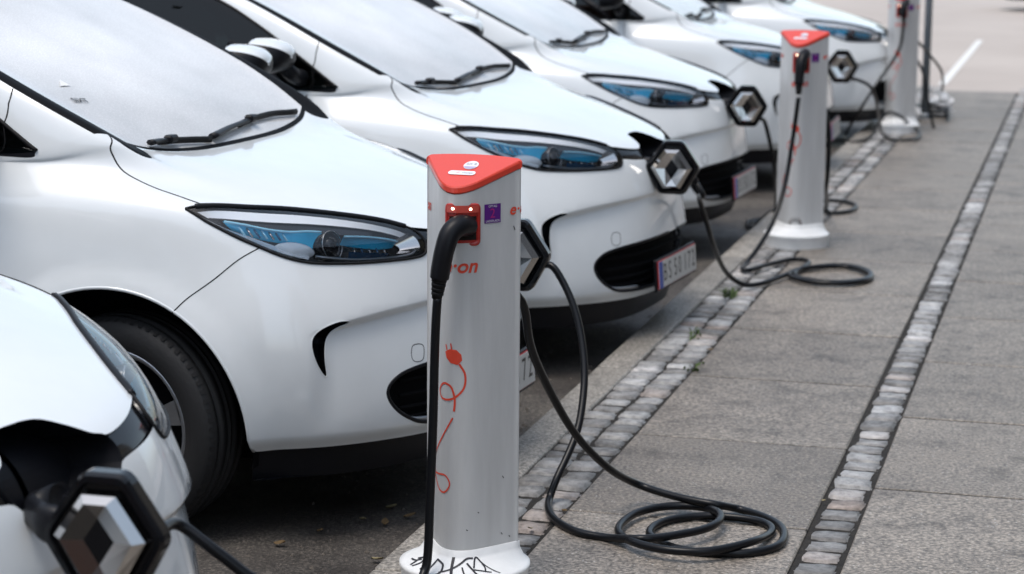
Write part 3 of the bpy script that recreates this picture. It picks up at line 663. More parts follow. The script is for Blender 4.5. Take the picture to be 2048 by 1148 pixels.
        ribbon('chrome_lip',up,lo,-.006,-.03,REFLECTOR)
        up=cat([(1.56,5.95),(1.49,5.75),(1.50,5.45),(1.62,5.30)],4); lo=cat([(1.85,5.80),(1.74,5.68),(1.72,5.52),(1.80,5.40)],4)
        ribbon('chrome_end',up,lo,-.004,-.035,CHROME)
        # blue light blade towards the rear tip, white day lamp, projector drum, second blue blade
        up=cat([(4.62,5.98),(4.3,5.98),(3.9,5.93),(3.5,5.92)],4); lo=cat([(4.50,5.86),(4.2,5.72),(3.85,5.66),(3.5,5.66)],4)
        ribbon('blue_blade',up,lo,-.016,-.040,BLUE)
        up=cat([(3.55,5.95),(3.3,6.02),(3.05,6.04),(2.90,6.02)],4); lo=cat([(3.55,5.60),(3.3,5.56),(3.05,5.52),(2.9,5.48)],4)
        ribbon('blue_blade',up,lo,-.020,-.046,BLUE)
        cq=on_surf([(3.50,5.45)],-.030,sg)[0]
        nrm=on_surf([(3.50,5.45)],.01,sg)[0]-cq; nrm/=np.linalg.norm(nrm)
        V,Fs=lathe([(0,.018),(.012,.016),(.022,.008),(.026,-.004)],20,'z')
        tx=on_surf([(3.2,5.40)],-.03,sg)[0]-on_surf([(3.8,5.46)],-.03,sg)[0]; tx/=np.linalg.norm(tx); ty=np.cross(nrm,tx)
        V=[cq+tx*x*2.2+ty*y*.85+nrm*z for x,y,z in V]; mesh('day_lamp',V,Fs,LAMPWHITE,hl)
        cp=on_surf([(2.86,5.66)],-.045,sg)[0]; nx=on_surf([(2.86,5.66)],.01,sg)[0]-cp; nx/=np.linalg.norm(nx); nx=nx*.6+np.array([.8,0,0]); nx/=np.linalg.norm(nx)
        ax1=np.cross(nx,(0,0,1)); ax1/=np.linalg.norm(ax1); ax2=np.cross(ax1,nx)
        V,Fs=lathe([(.040,-.03),(.042,.016),(.039,.020),(.034,.012),(.030,.010)],28,'z')
        mesh('projector_ring',[cp+ax1*x+ax2*y+nx*z for x,y,z in V],Fs,LAMPDARK,hl)
        V,Fs=lathe([(.0301,.008),(.026,.020),(.016,.028),(0.0001,.031)],24,'z')
        mesh('projector_lens',[cp+ax1*x+ax2*y+nx*z for x,y,z in V],Fs,GLOSSBLACK,hl)
        tube('projector_trim',[cp+nx*.019+.0405*(ax1*math.cos(a)+ax2*math.sin(a)) for a in np.linspace(0,2*math.pi,28)[:-1]],.0018,CHROME,hl,5,True)
        up=cat([(2.62,5.86),(2.3,5.86),(2.0,5.80),(1.80,5.70)],4); lo=cat([(2.66,5.70),(2.35,5.60),(2.05,5.56),(1.82,5.62)],4)
        ribbon('blue_blade',up,lo,-.014,-.040,BLUE)
        up=cat([(2.62,5.40),(2.3,5.38),(2.0,5.36)],4); lo=cat([(2.62,5.24),(2.3,5.24),(2.02,5.26)],4)
        ribbon('blue_blade',up,lo,-.016,-.034,BLUED)
        tube('blade_highlight',on_surf(cat([(4.60,5.97),(4.3,5.97),(3.9,5.92),(3.5,5.93),(3.2,6.0),(2.95,6.0)],4),-.013,sg),.0034,CYAN,hl,6)  # bright highlight on the blade's upper edge, put in as a pale tube
        tube('blade_highlight',on_surf(cat([(2.62,5.84),(2.3,5.85),(2.0,5.79),(1.80,5.69)],4),-.011,sg),.0034,CYAN,hl,6)  # same painted highlight along the second blade
        for k in range(7):
            s0=3.62+.12*k; tube('reflector_fin',on_surf([(s0,5.66),(s0+.05,5.92)],-.022,sg),.0028,[CYAN,BLUED,CHROME][k%3],hl,5)
        for k in range(5):
            s0=2.02+.12*k; tube('reflector_fin',on_surf([(s0,5.30),(s0,5.54)],-.026,sg),.0026,[CHROME,BLUED][k%2],hl,5)
        tube('lower_bezel',on_surf(cat([(3.2,5.26),(2.62,5.20),(2.1,5.22),(1.7,5.28),(1.52,5.42)],4),-.010,sg),.0042,SILVER,hl,6)
        # fog slit
        recess(BODY,'fog','fog_slit',GLOSSBLACK,bumper,.030,side=sd_,taper=.10); tube('slit_edge',on_surf(FOGs[:-1],-.001,sg),.0022,WHITE,bumper,5,True)
        seam('tow_cap',cat([(1.695,3.33),(1.70,3.47),(1.78,3.515),(1.87,3.49),(1.905,3.36),(1.895,3.22),(1.825,3.165),(1.73,3.19)],4,True),bumper,.0014,sg,closed=True)
        # rounded rim round the grille end
        gl=GRILLE
        tube('grille_rim',on_surf(densify(gl[2:-1],.02),-.004,sg),.0065,PLASTIC,bumper,6)
        up=cat([(2.02,1.86),(1.75,1.66),(1.4,1.56),(1.1,1.53)],4); A=on_surf(up,-.014,sg)
        tube('grille_trim',A,[.004]+[.008]*(len(A)-2)+[.004],SILVER,bumper,6)
        # wheels
        for ax_ in (0.,-2.588):
            wh=empty('wheel'); wh.parent=root; wh.location=(ax_,sg*.70,.31); wh.rotation_euler=(0,0,math.radians(-5) if ax_==0. else 0)
            pr_=[(.215,-.085),(.232,-.098),(.268,-.100),(.296,-.090),(.309,-.072),(.310,-.060),(.303,-.057),(.303,-.048),(.311,-.046),(.312,-.018),(.304,-.016),(.304,-.006),(.312,-.004)]
            prof=pr_+[(r_,-h_) for r_,h_ in pr_[::-1]]
            V,Fs=lathe(prof,72); mesh('tyre',V,Fs,TYRE,wh)
            # shoulder blocks
            V=[];Fs=[]
            for k in range(72):
                a=2*math.pi*k/72
                for hs in (-1,1):
                    i=len(V)
                    for da in (-.026,.012):
                        for r_,h_ in ((.3075,.074),(.2995,.091)): V.append((r_*math.cos(a+da)*1.004,hs*h_*1.01,r_*math.sin(a+da)*1.004))
                    Fs.append((i,i+1,i+3,i+2) if hs<0 else (i,i+2,i+3,i+1))
            mesh('tread_blocks',V,Fs,TYRE,wh,False)['kind']='stuff'
            prof=[(.0,.0),(.03,.0)]
            hs=sg
            V,Fs=lathe([(.205,-.08*1),(.212,-.088),(.222,-.090),(.222,.090),(.212,.088),(.205,.08),(.195,.05),(.190,-.05),(.205,-.08)],64); rim=mesh('rim',V,Fs,SILVER,wh)
            for k in range(5):
                a0=2*math.pi*k/5+.3; V=[];Fs=[]
                for r_,hw,dp in ((.045,.030,.060),(.12,.022,.066),(.20,.036,.078)):
                    for q in (-1,1):
                        for dd in (0,-.02):
                            V.append((r_*math.cos(a0)-q*hw*math.sin(a0),hs*(dp+dd),r_*math.sin(a0)+q*hw*math.cos(a0)))
                for b in (0,4):
                    Fs+=[(b,b+2,b+6,b+4),(b+1,b+5,b+7,b+3),(b,b+4,b+5,b+1),(b+2,b+3,b+7,b+6)]
                mesh('spoke',V,Fs,SILVER,rim,False)
            V,Fs=lathe([(.0001,hs*.072),(.03,hs*.070),(.055,hs*.060),(.06,hs*.03)],28); mesh('hub_cap',V,Fs,SILVER,rim)
            V,Fs=lathe([(.0001,-hs*.02),(.20,-hs*.02)],40); mesh('brake_shield',V,Fs,UNDER,wh,False)
            # wheel well
            V=[];n=24
            for k in range(n+1):
                a=-.25+(math.pi+.5)*k/n
                for yy in (.755,.50): V.append((.40*math.cos(a)+ax_,sg*yy,.32+.40*math.sin(a)))
            Fs=[(2*k,2*k+1,2*k+3,2*k+2) for k in range(n)]; i=len(V)
            V+= [(ax_,sg*.50,.32)]; Fs+=[(2*k+1,i,2*k+3) for k in range(n)]
            mesh('wheel_well',V,Fs,UNDER,root,False)
        # seats
        st=empty('front_seat'); st.parent=root
        o=bm_obj('cushion',box_bm((.50,.48,.16),(-1.12,sg*.36,.62),.05,3),SEATM,st,True)
        o=bm_obj('backrest',box_bm((.14,.46,.58),(0,0,.29),.05,3),SEATM,st,True); o.location=(-1.38,sg*.36,.64); o.rotation_euler=(0,-.32,0)
        o=bm_obj('headrest',box_bm((.09,.25,.18),(0,0,0),.035,3),SEATM,st,True); o.location=(-1.62,sg*.36,1.30)
    # lower grille with bars and badge plate
    recess(BODY,'grille','lower_grille',UNDER,root,.055,taper=0.)
    gb=[]
    for k,tz in enumerate((1.75,2.1,2.45,2.8)):
        A=on_surf([(s_,tz) for s_ in np.linspace(-2.05,2.05,30)],-.030,-1.); tube('grille_bar',A,.006,UNDER,root,5)
    # charging bay
    recess(BODY,'cavity','charging_bay',PLASTIC,root,np.array([-.10,0,-.02]),taper=.10)
    V,Fs=lathe([(.0001,.0),(.030,.0),(.036,.006),(.036,-.05)],28,'z')
    c0=np.array([.758,0,.738]); nn=dirv(.90,0,.42); nn/=np.linalg.norm(nn); a1=np.array([0,1.,0]); a2=np.cross(nn,a1)
    mesh('charging_socket',[c0+a1*x+a2*y+nn*z for x,y,z in V],Fs,PLASTIC,root)
    # opened badge flap: hinge on the car's right, face turned to the right
    fl=empty('charging_flap'); fl.parent=root; fl.location=(.892,-.165,.752); fl.scale=(1.14,1.1,1.10); fl.rotation_euler=(math.radians(1),0,math.radians(6))
    H=[(-.030,.096),(.034,.096),(.094,.002),(.043,-.092),(-.043,-.092),(-.098,.0)]      # x forward, z up; outward normal -y
    def hexring(sc,rnd=.16,n=4):
        P=np.array(H)*sc; out=[]
        for i in range(6):
            a,b,c_=P[i-1],P[i],P[(i+1)%6]
            for k in range(n+1):
                t=k/n; p0=b+(a-b)*rnd; p1=b+(c_-b)*rnd; out.append((1-t)**2*p0+2*t*(1-t)*b+t*t*p1)
        return np.array(out)
    def loft(name,rings,material,parent,cap=True,smooth=False):
        V=[];Fs=[];n=len(rings[0][0])
        for P,yy in rings: V+= [(p[0],yy,p[1]) for p in P]
        for k in range(len(rings)-1):
            for j in range(n): Fs.append((k*n+j,k*n+(j+1)%n,(k+1)*n+(j+1)%n,(k+1)*n+j))
        Fs.append(tuple(range(n))[::-1]) if cap else None
        if cap: Fs.append(tuple((len(rings)-1)*n+j for j in range(n)))
        return mesh(name,V,Fs,material,parent,smooth)
    loft('flap_shell',[(hexring(.92),.022),(hexring(1.0),.016),(hexring(1.0),-.006),(hexring(.955),-.014),(hexring(.86),-.016),(hexring(.82),-.008)],GLOSSBLACK,fl,True)
    # badge: faceted chrome lozenge with a dark centre
    O=np.array([(-.027,.070),(.027,.070),(.072,.002),(.030,-.074),(-.030,-.074),(-.074,.002)])
    R_=np.array([(0.,.034),(.0,.034),(.023,.0),(0.,-.036),(0.,-.036),(-.023,0.)])
    mid=(O*.62+R_*.38)
    V=[(p[0],-.010,p[1]) for p in O]+[(p[0],-.022,p[1]) for p in O*.94]+[(p[0],-.036,p[1]) for p in mid]+[(p[0],-.0265,p[1]) for p in R_*1.0]
    Fs=[]
    for k in range(3):
        for j in range(6): Fs.append((k*6+j,k*6+(j+1)%6,(k+1)*6+(j+1)%6,(k+1)*6+j))
    mesh('badge',V,Fs,CHROME,fl,False)
    mesh('badge_centre',[(p[0]*1.0,-.0262,p[1]*1.0) for p in R_[[0,2,3,5]]],[(0,1,2,3)],GLOSSBLACK,fl,False)
    tube('flap_hinge',[(-.06,.012,0),(-.105,.02,.005),(-.14,.05,.012)],[.034,.030,.026],PLASTIC,fl,8,flat=.45,up=(0,1,0))
    # plug in the bay
    pl=tube('charging_plug',[(.77,0,.735),(.815,0,.735),(.86,.0,.722),(.90,.0,.702),(.93,0,.68)],[.024,.024,.022,.020,.015],PLASTIC,root,12)
    # number plate
    npt=empty('number_plate'); npt.parent=root; npt.location=(.852,0,.345); npt.rotation_euler=(0,math.radians(-4),0)
    PLW=mat('plate_white',(.50,.50,.485),.35); PLR=mat('plate_red',(.5,.02,.03),.4); PLB=mat('plate_blue',(.01,.05,.32),.4); PLK=mat('plate_black',(.012,.012,.012),.4)
    bm_obj('plate_holder',box_bm((.012,.535,.125),(-.002,0,-.002),.003,1),PLASTIC,npt); bm_obj('plate_border',box_bm((.004,.509,.106),(.0065,0,0)),PLR,npt); bm_obj('plate_face',box_bm((.004,.505,.102),(.0085,0,0)),PLW,npt)
    bm_obj('country_band',box_bm((.002,.042,.102),(.0113,-.2305,0)),PLB,npt)
    for ch_,yo in zip('BS50172',(-.175,-.112,-.035,.024,.100,.155,.212)):
        V,Fs=text_mesh(ch_,.098); mesh('plate_character',[(.0110,yo+x*.86,y) for x,y,z in V],Fs,PLK,npt,False)
    # underbody, cabin
    bm_obj('underbody',box_bm((3.3,1.16,.09),(-1.25,0,.245)),UNDER,root); bm_obj('engine_block',box_bm((.75,.98,.42),(.18,0,.51),.05,2),UNDER,root)
    bm_obj('cabin_floor',box_bm((2.55,1.36,.06),(-1.55,0,.42)),INTERIOR,root)
    V=[];prof=[(-.06,1.00),(-.25,1.065),(-.50,1.075),(-.62,1.04),(-.66,.92),(-.60,.70)]
    for x,z in prof:
        for y in np.linspace(-.66,.66,9): V.append((x,y,z-.03*(abs(y)/.66)**3))
    mesh('dashboard',V,[(k*9+j,k*9+j+1,(k+1)*9+j+1,(k+1)*9+j) for k in range(len(prof)-1) for j in range(8)],INTERIOR,root)
    sw=empty('steering_wheel'); sw.parent=root; sw.location=(-.78,.36,1.03); sw.rotation_euler=(0,math.radians(-62),0)
    tube('wheel_rim',[(.175*math.cos(a),.185*math.sin(a),0) for a in np.linspace(0,2*math.pi,33)[:-1]],.016,INTERIOR,sw,8,True)
    bm_obj('wheel_boss',box_bm((.13,.16,.05),(0,0,-.02),.02,2),INTERIOR,sw,True); bm_obj('wheel_spoke',box_bm((.04,.34,.02),(0,0,-.01),.008,1),INTERIOR,sw)
    bm_obj('rear_bench',box_bm((.5,1.15,.5),(-2.15,0,.75),.06,3),SEATM,root,True)
    # wipers
    def wiper(pts,parent,base):
        A=on_surf(pts,.020,1.); w_=empty('wiper'); w_.parent=parent
        tube('blade',on_surf(cat(pts,4),.012,1.),.006,RUBBER,w_,6,flat=1.8)
        B=[None,A[0]*.25+A[1]*.75]
        st0=np.array(base); st1=np.array(pts[0])*.25+np.array(pts[1])*.75
        tube('arm',on_surf(cat([st0,st0*.5+st1*.5+np.array([0,.02]),st1],6),.016,1.),np.linspace(.015,.009,13),PLASTIC,w_,8,flat=.6)
        o=bm_obj('clip',box_bm((.03,.045,.022),(0,0,0),.006,1),PLASTIC,w_); o.location=B[1]
    wiper([(.25,10.24),(.95,10.29),(1.9,10.26),(2.95,10.10)],root,(-.85,10.12))
    wiper([(-2.7,10.11),(-2.1,10.14),(-1.5,10.13),(-.95,10.09)],root,(-3.1,10.05))
    return root

def post_section():
    W,YB,VA=.1185,.055,-.122
    pts=[]
    A=np.array([-W+.004,YB-.012]);B=np.array([0,VA]);C=np.array([W-.004,YB-.012])
    p0=A+(B-A)*.52;p1=C+(B-C)*.52
    for t in np.linspace(0,1,9)[:-1]: pts.append(A+(p0-A)*t)
    for t in np.linspace(0,1,15): pts.append((1-t)**2*p0+2*t*(1-t)*B+t*t*p1)
    for t in np.linspace(0,1,9)[1:]: pts.append(p1+(C-p1)*t)
    for a in np.linspace(-.35,1.35,6): pts.append(np.array([W-.010+.010*math.cos(a),YB-.008+.009*math.sin(a)]))
    for u in np.linspace(.7,-.7,7): pts.append(np.array([u*W,YB+.010*(1-u*u)]))
    for a in np.linspace(1.79,3.49,6): pts.append(np.array([-W+.010+.010*math.cos(a),YB-.008+.009*math.sin(a)]))
    return np.array(pts)
SEC=post_section()
_d=np.r_[0,np.cumsum(np.linalg.norm(np.diff(SEC,axis=0),axis=1))]
_apex=_d[15]  # index of the apex sample
POST_RZ=math.radians(-4.0)
def sec_at(a):
    q=np.asarray(a)+_apex
    return np.stack([np.interp(q,_d,SEC[:,0]),np.interp(q,_d,SEC[:,1])],-1)
def sec_n(a,e=.001):
    p=sec_at(np.asarray(a)+e)-sec_at(np.asarray(a)-e); n=np.stack([p[...,1],-p[...,0]],-1); return n/np.maximum(np.linalg.norm(n,axis=-1,keepdims=True),1e-9)
# ------------------------------------------------------------------ place the cars
proto=build_car()
def copy_tree(o,parent=None):
    c=o.copy(); COL.objects.link(c); c.parent=parent
    for ch in list(o.children): copy_tree(ch,c)
    return c
CARS=[(-2.39,3.30,-9.0),(-2.495,6.07,-3.5),(-2.40,8.30,-5.5),(-2.56,10.93,-3.0),(-2.447,13.80,.85),(-2.285,16.55,.8)]
CLAB=['white electric car whose open badge flap overhangs the kerb before the first charging post','white electric car parked right behind the first charging post, rental sticker on its windscreen','white electric car whose nose is plugged in between the first and second charging posts','white electric car standing third beyond the graffitied post, its cable hanging behind the rusty post','white electric car whose front is half hidden by the second charging post','white electric car beside the third charging post at the far end of the row']
cars=[]
for k,(x,y,a) in enumerate(CARS):
    c=proto if k==0 else copy_tree(proto)
    c.location=(x,y,-.103); c.rotation_euler=(0,0,math.radians(a)); tag(c,CLAB[k],'car','electric cars parked along the kerb'); cars.append(c)
# the flaps do not stand open equally far
for k,dx,da in ((0,.072,3),(1,.045,-3),(2,-.012,2),(3,.0,5),(4,.01,-4)):
    for ch in cars[k].children:
        if ch.name.startswith('charging_flap'): ch.location.x+=dx; ch.rotation_euler.z+=math.radians(da)
# far dark car across the side street
dc=copy_tree(proto); dc.location=(-.75,36.9,.0); dc.rotation_euler=(0,0,math.radians(180)); dc.name='dark_car'
def recolour(o):
    if o.type=='MESH' and o.data.materials and o.data.materials[0]==WHITE:
        o.material_slots[0].link='OBJECT'; o.material_slots[0].material=DARKPAINT
    for ch in o.children: recolour(ch)
recolour(dc); tag(dc,'dark car far off across the side street','car')
for k in ('group',):
    if k in dc: del dc[k]
# rental sticker on the second car's windscreen
def on_glass(V,Fs,s,t,size,name,material,car,up=(0,.0)):
    p=surf(np.array([s,s+.05,s]),np.array([t,t,t+.05])); n=bnormal(np.array([s]),np.array([t]),surf)[0]
    ex=p[1]-p[0]; ex=-ex/np.linalg.norm(ex); ey=p[2]-p[0]; ey-=ex*(ey@ex); ey/=np.linalg.norm(ey)
    Q=[(p[0]+(ex*x+ey*y)*size+n*.003)*MIR for x,y,z in V]; return mesh(name,Q,Fs,material,car,False)
STK=mat('sticker_dark',(.03,.03,.03),.5); STO=mat('sticker_orange',(.75,.22,.03),.5); STW=mat('sticker_white',(.8,.8,.8),.5)
V,Fs=text_mesh('SIXT',.034,0,.0006); on_glass(V,Fs,3.0,11.0,1.,'rental_sticker',STK,cars[1])
on_glass([(-.02,-.02,0),(.03,-.015,0),(.02,.02,0)],[(0,1,2)],2.75,11.32,1.,'paper_tag',STW,cars[1])
# ------------------------------------------------------------------ the street fronts that close the view on both sides (mirrored in glass and chrome)
m=mat('brick_front',(.25,.11,.07),.85); v,oi=coords(m); br=N(m,'ShaderNodeTexBrick'); br.inputs['Scale'].default_value=4.; br.inputs['Color1'].default_value=(.27,.125,.075,1); br.inputs['Color2'].default_value=(.20,.085,.055,1); br.inputs['Mortar'].default_value=(.30,.27,.24,1); L(m,v,br.inputs['Vector']); L(m,br.outputs[0],bsdf(m).inputs['Base Color'])
m=mat('plaster_front',(.36,.30,.22),.85); v,oi=coords(m); nz=noise(m,v,.8,5); r=ramp(m,nz.outputs[0],[(.3,(.30,.24,.17)),(.7,(.40,.34,.26))]); L(m,r.outputs[0],bsdf(m).inputs['Base Color'])
m=mat('grey_front',(.18,.18,.185),.85); v,oi=coords(m); nz=noise(m,v,.8,5); r=ramp(m,nz.outputs[0],[(.3,(.15,.152,.16)),(.7,(.21,.21,.215))]); L(m,r.outputs[0],bsdf(m).inputs['Base Color'])
PANE=mat('window_pane',(.02,.025,.03),.06,0,.3); FRAME=mat('window_frame_paint',(.62,.61,.58),.5)
wm=bpy.data.meshes.new('window'); bmw=bmesh.new()
for sz,lc in (((.10,1.3,.10),(0,0,.85)),((.10,1.3,.10),(0,0,-.85)),((.10,.10,1.6),(0,-.6,0)),((.10,.10,1.6),(0,.6,0)),((.08,.06,1.6),(0,0,0)),((.08,1.1,.06),(0,0,.25))):
    b_=box_bm(sz,lc); t_=bpy.data.meshes.new('t'); b_.to_mesh(t_); b_.free(); bmw.from_mesh(t_); bpy.data.meshes.remove(t_)
bmw.to_mesh(wm); bmw.free(); wm.materials.append(FRAME)
pm=bpy.data.meshes.new('pane'); pm.from_pydata([(0,-.55,-.8),(0,.55,-.8),(0,.55,.8),(0,-.55,.8)],[],[(0,1,2,3)]); pm.materials.append(PANE)
for nm,x0,x1,y0,y1,h,mt_,lb,rot_ in (('grey_house',12.5,22,-4,12,12.5,'grey_front','grey rendered house along the pavement, seen mirrored in the cars',0.),('plaster_house',12.5,22,12.1,34,13.5,'plaster_front','ochre plaster house beside the grey house, seen mirrored in the cars',0.),('plaster_house',-34,-24,-16,12,13.,'plaster_front','ochre plaster house across the road, seen mirrored in the windscreens',0.),('brick_house',-34,-24,12.1,44,15.,'brick_front','red brick house across the road, seen mirrored in the windscreens',0.),('brick_house',-28.,-18.,-20.,10.,11.5,'brick_front','dark red brick house across the street end, seen mirrored in side windows',90.)):
    hs_=empty(nm,((x0+x1)/2,(y0+y1)/2,-.1)); tag(hs_,lb,'house')
    if rot_: hs_.location=(-6.,-19.,-.1); hs_.rotation_euler=(0,0,math.radians(rot_))
    bm_obj('wall',box_bm((x1-x0,y1-y0,h),(0,0,h/2)),MATS[mt_],hs_)
    hx=(x1-x0)/2; V=[(-hx-.4,-(y1-y0)/2,h),(hx+.4,-(y1-y0)/2,h),(0,-(y1-y0)/2,h+3.),(-hx-.4,(y1-y0)/2,h),(hx+.4,(y1-y0)/2,h),(0,(y1-y0)/2,h+3.)]
    mesh('roof',V,[(0,1,2),(3,5,4),(0,2,5,3),(1,4,5,2),(0,3,4,1)],mat('roof_tile',(.16,.06,.04),.8),hs_,False)
    sx=-hx-.02 if x0>0 else hx+.02
    nwin=int((y1-y0)/2.6)
    for fl_ in range(4):
        for j in range(nwin):
            o=add('window',wm,hs_); o.location=(sx,-(y1-y0)/2+1.5+j*2.6,2.2+fl_*3.1); p_=add('pane',pm,o)
# ------------------------------------------------------------------ charging posts
POSTM=mat('post_aluminium',(.50,.525,.55),.36,.15)
v,oi=coords(POSTM,(1,1,.12)); nz=noise(POSTM,v,14,5); r=ramp(POSTM,nz.outputs[0],[(.3,(.53,.535,.535)),(.7,(.66,.665,.665))]); L(POSTM,r.outputs[0],bsdf(POSTM).inputs['Base Color'])
nz2=noise(POSTM,v,90,3); r=ramp(POSTM,nz2.outputs[0],[(.3,(.30,)*3),(.7,(.46,)*3)]); L(POSTM,r.outputs[0],bsdf(POSTM).inputs['Roughness'])
BASEM=mat('post_base_paint',(.70,.71,.71),.42); v,oi=coords(BASEM); nz=noise(BASEM,v,18,6); r=ramp(BASEM,nz.outputs[0],[(.3,(.78,.79,.79)),(.65,(.70,.71,.71)),(.85,(.48,.47,.45))]); L(BASEM,r.outputs[0],bsdf(BASEM).inputs['Base Color'])
REDM=mat('red_cap_plastic',(.70,.060,.035),.30,0,.35); v,oi=coords(REDM); nz=noise(REDM,v,420,3); bump(REDM,nz.outputs[0],.35,.001)
REDDARK=mat('socket_red',(.42,.02,.014),.35,0,.3); REDINK=mat('red_print',(.72,.07,.035),.45); PURPLE=mat('purple_sticker',(.10,.012,.20),.4); MAGENTA=mat('magenta_print',(.42,.02,.20),.5)
WHITEINK=mat('white_print',(.75,.75,.78),.5); GREYINK=mat('grey_print',(.36,.38,.42),.5); LED=mat('lit_led',(1,.9,.7),.4,emit=(1,.86,.62),estr=3.0); CLEAR=mat('clear_flap',(.55,.08,.06),.08,0,.6); INKBLACK=mat('marker_black',(.012,.012,.018),.5); RUST=mat('rust',(.10,.035,.012),.9); BURN=mat('dark_hole',(.01,.007,.005),.95)
ZB,SLOPE=1.025,.40
def post_top(p): return ZB-.002-(.055-p[...,1])*SLOPE
def decal(name,V2,Fs,material,parent,off=.0012):
    V2=np.array(V2,float); p=sec_at(V2[:,0]); n=sec_n(V2[:,0]); q=p+n*off
    return mesh(name,np.c_[q,V2[:,1]],Fs,material,parent,False)
def stroke2d(pts,w0,n=5,taper=False):
    C=cat(pts,n); T=np.gradient(C,axis=0); T/=np.maximum(np.linalg.norm(T,axis=1,keepdims=True),1e-9); Nn=np.c_[-T[:,1],T[:,0]]
    w_=np.full(len(C),w0)
    if taper: w_=w_*np.linspace(1,.35,len(C))
    V=np.concatenate([C+Nn*w_[:,None]/2,C-Nn*w_[:,None]/2]); k=len(C); return V,[(i,i+1,k+i+1,k+i) for i in range(k-1)]
def grid2d(x0,x1,z0,z1,nx=6,nz=2,round_=0.):
    V=[(x0+(x1-x0)*i/nx,z0+(z1-z0)*j/nz) for j in range(nz+1) for i in range(nx+1)]
    return V,[(j*(nx+1)+i,j*(nx+1)+i+1,(j+1)*(nx+1)+i+1,(j+1)*(nx+1)+i) for j in range(nz) for i in range(nx)]
def base_surface(a,h):
    """skirt of the post base: a angle, h 0 (outer rim) .. 1 (collar)"""
    k=np.interp((a%(2*math.pi)),_secang,np.arange(len(SEC))); i=int(k)%len(SEC); p=SEC[i]*1.06
    R=.158; o=np.array([R*math.cos(a),R*.93*math.sin(a)-.008]); u=h**1.0
    q=o*(1-u)+p*u; z=.058+.036*u**1.8
    return np.array([q[0],q[1],z])
_secang=np.unwrap(np.arctan2(SEC[:,1],SEC[:,0])); _secang=(_secang)
if _secang[-1]<_secang[0]: _secang=_secang[::-1]
_o=np.argsort(np.arctan2(SEC[:,1],SEC[:,0])%(2*math.pi)); _ang=(np.arctan2(SEC[:,1],SEC[:,0])%(2*math.pi))[_o]; _rad=np.linalg.norm(SEC,axis=1)[_o]
def sec_rad(a): return np.interp(a%(2*math.pi),np.r_[_ang[-1]-2*math.pi,_ang,_ang[0]+2*math.pi],np.r_[_rad[-1],_rad,_rad[0]])
def base_surface(a,h):
    p=np.array([math.cos(a),math.sin(a)])*(sec_rad(a)+.004); o=np.array([.160*math.cos(a),.152*math.sin(a)-.006])
    q=o*(1-h)+p*h; return np.array([q[0],q[1],.062+.034*h**1.7])
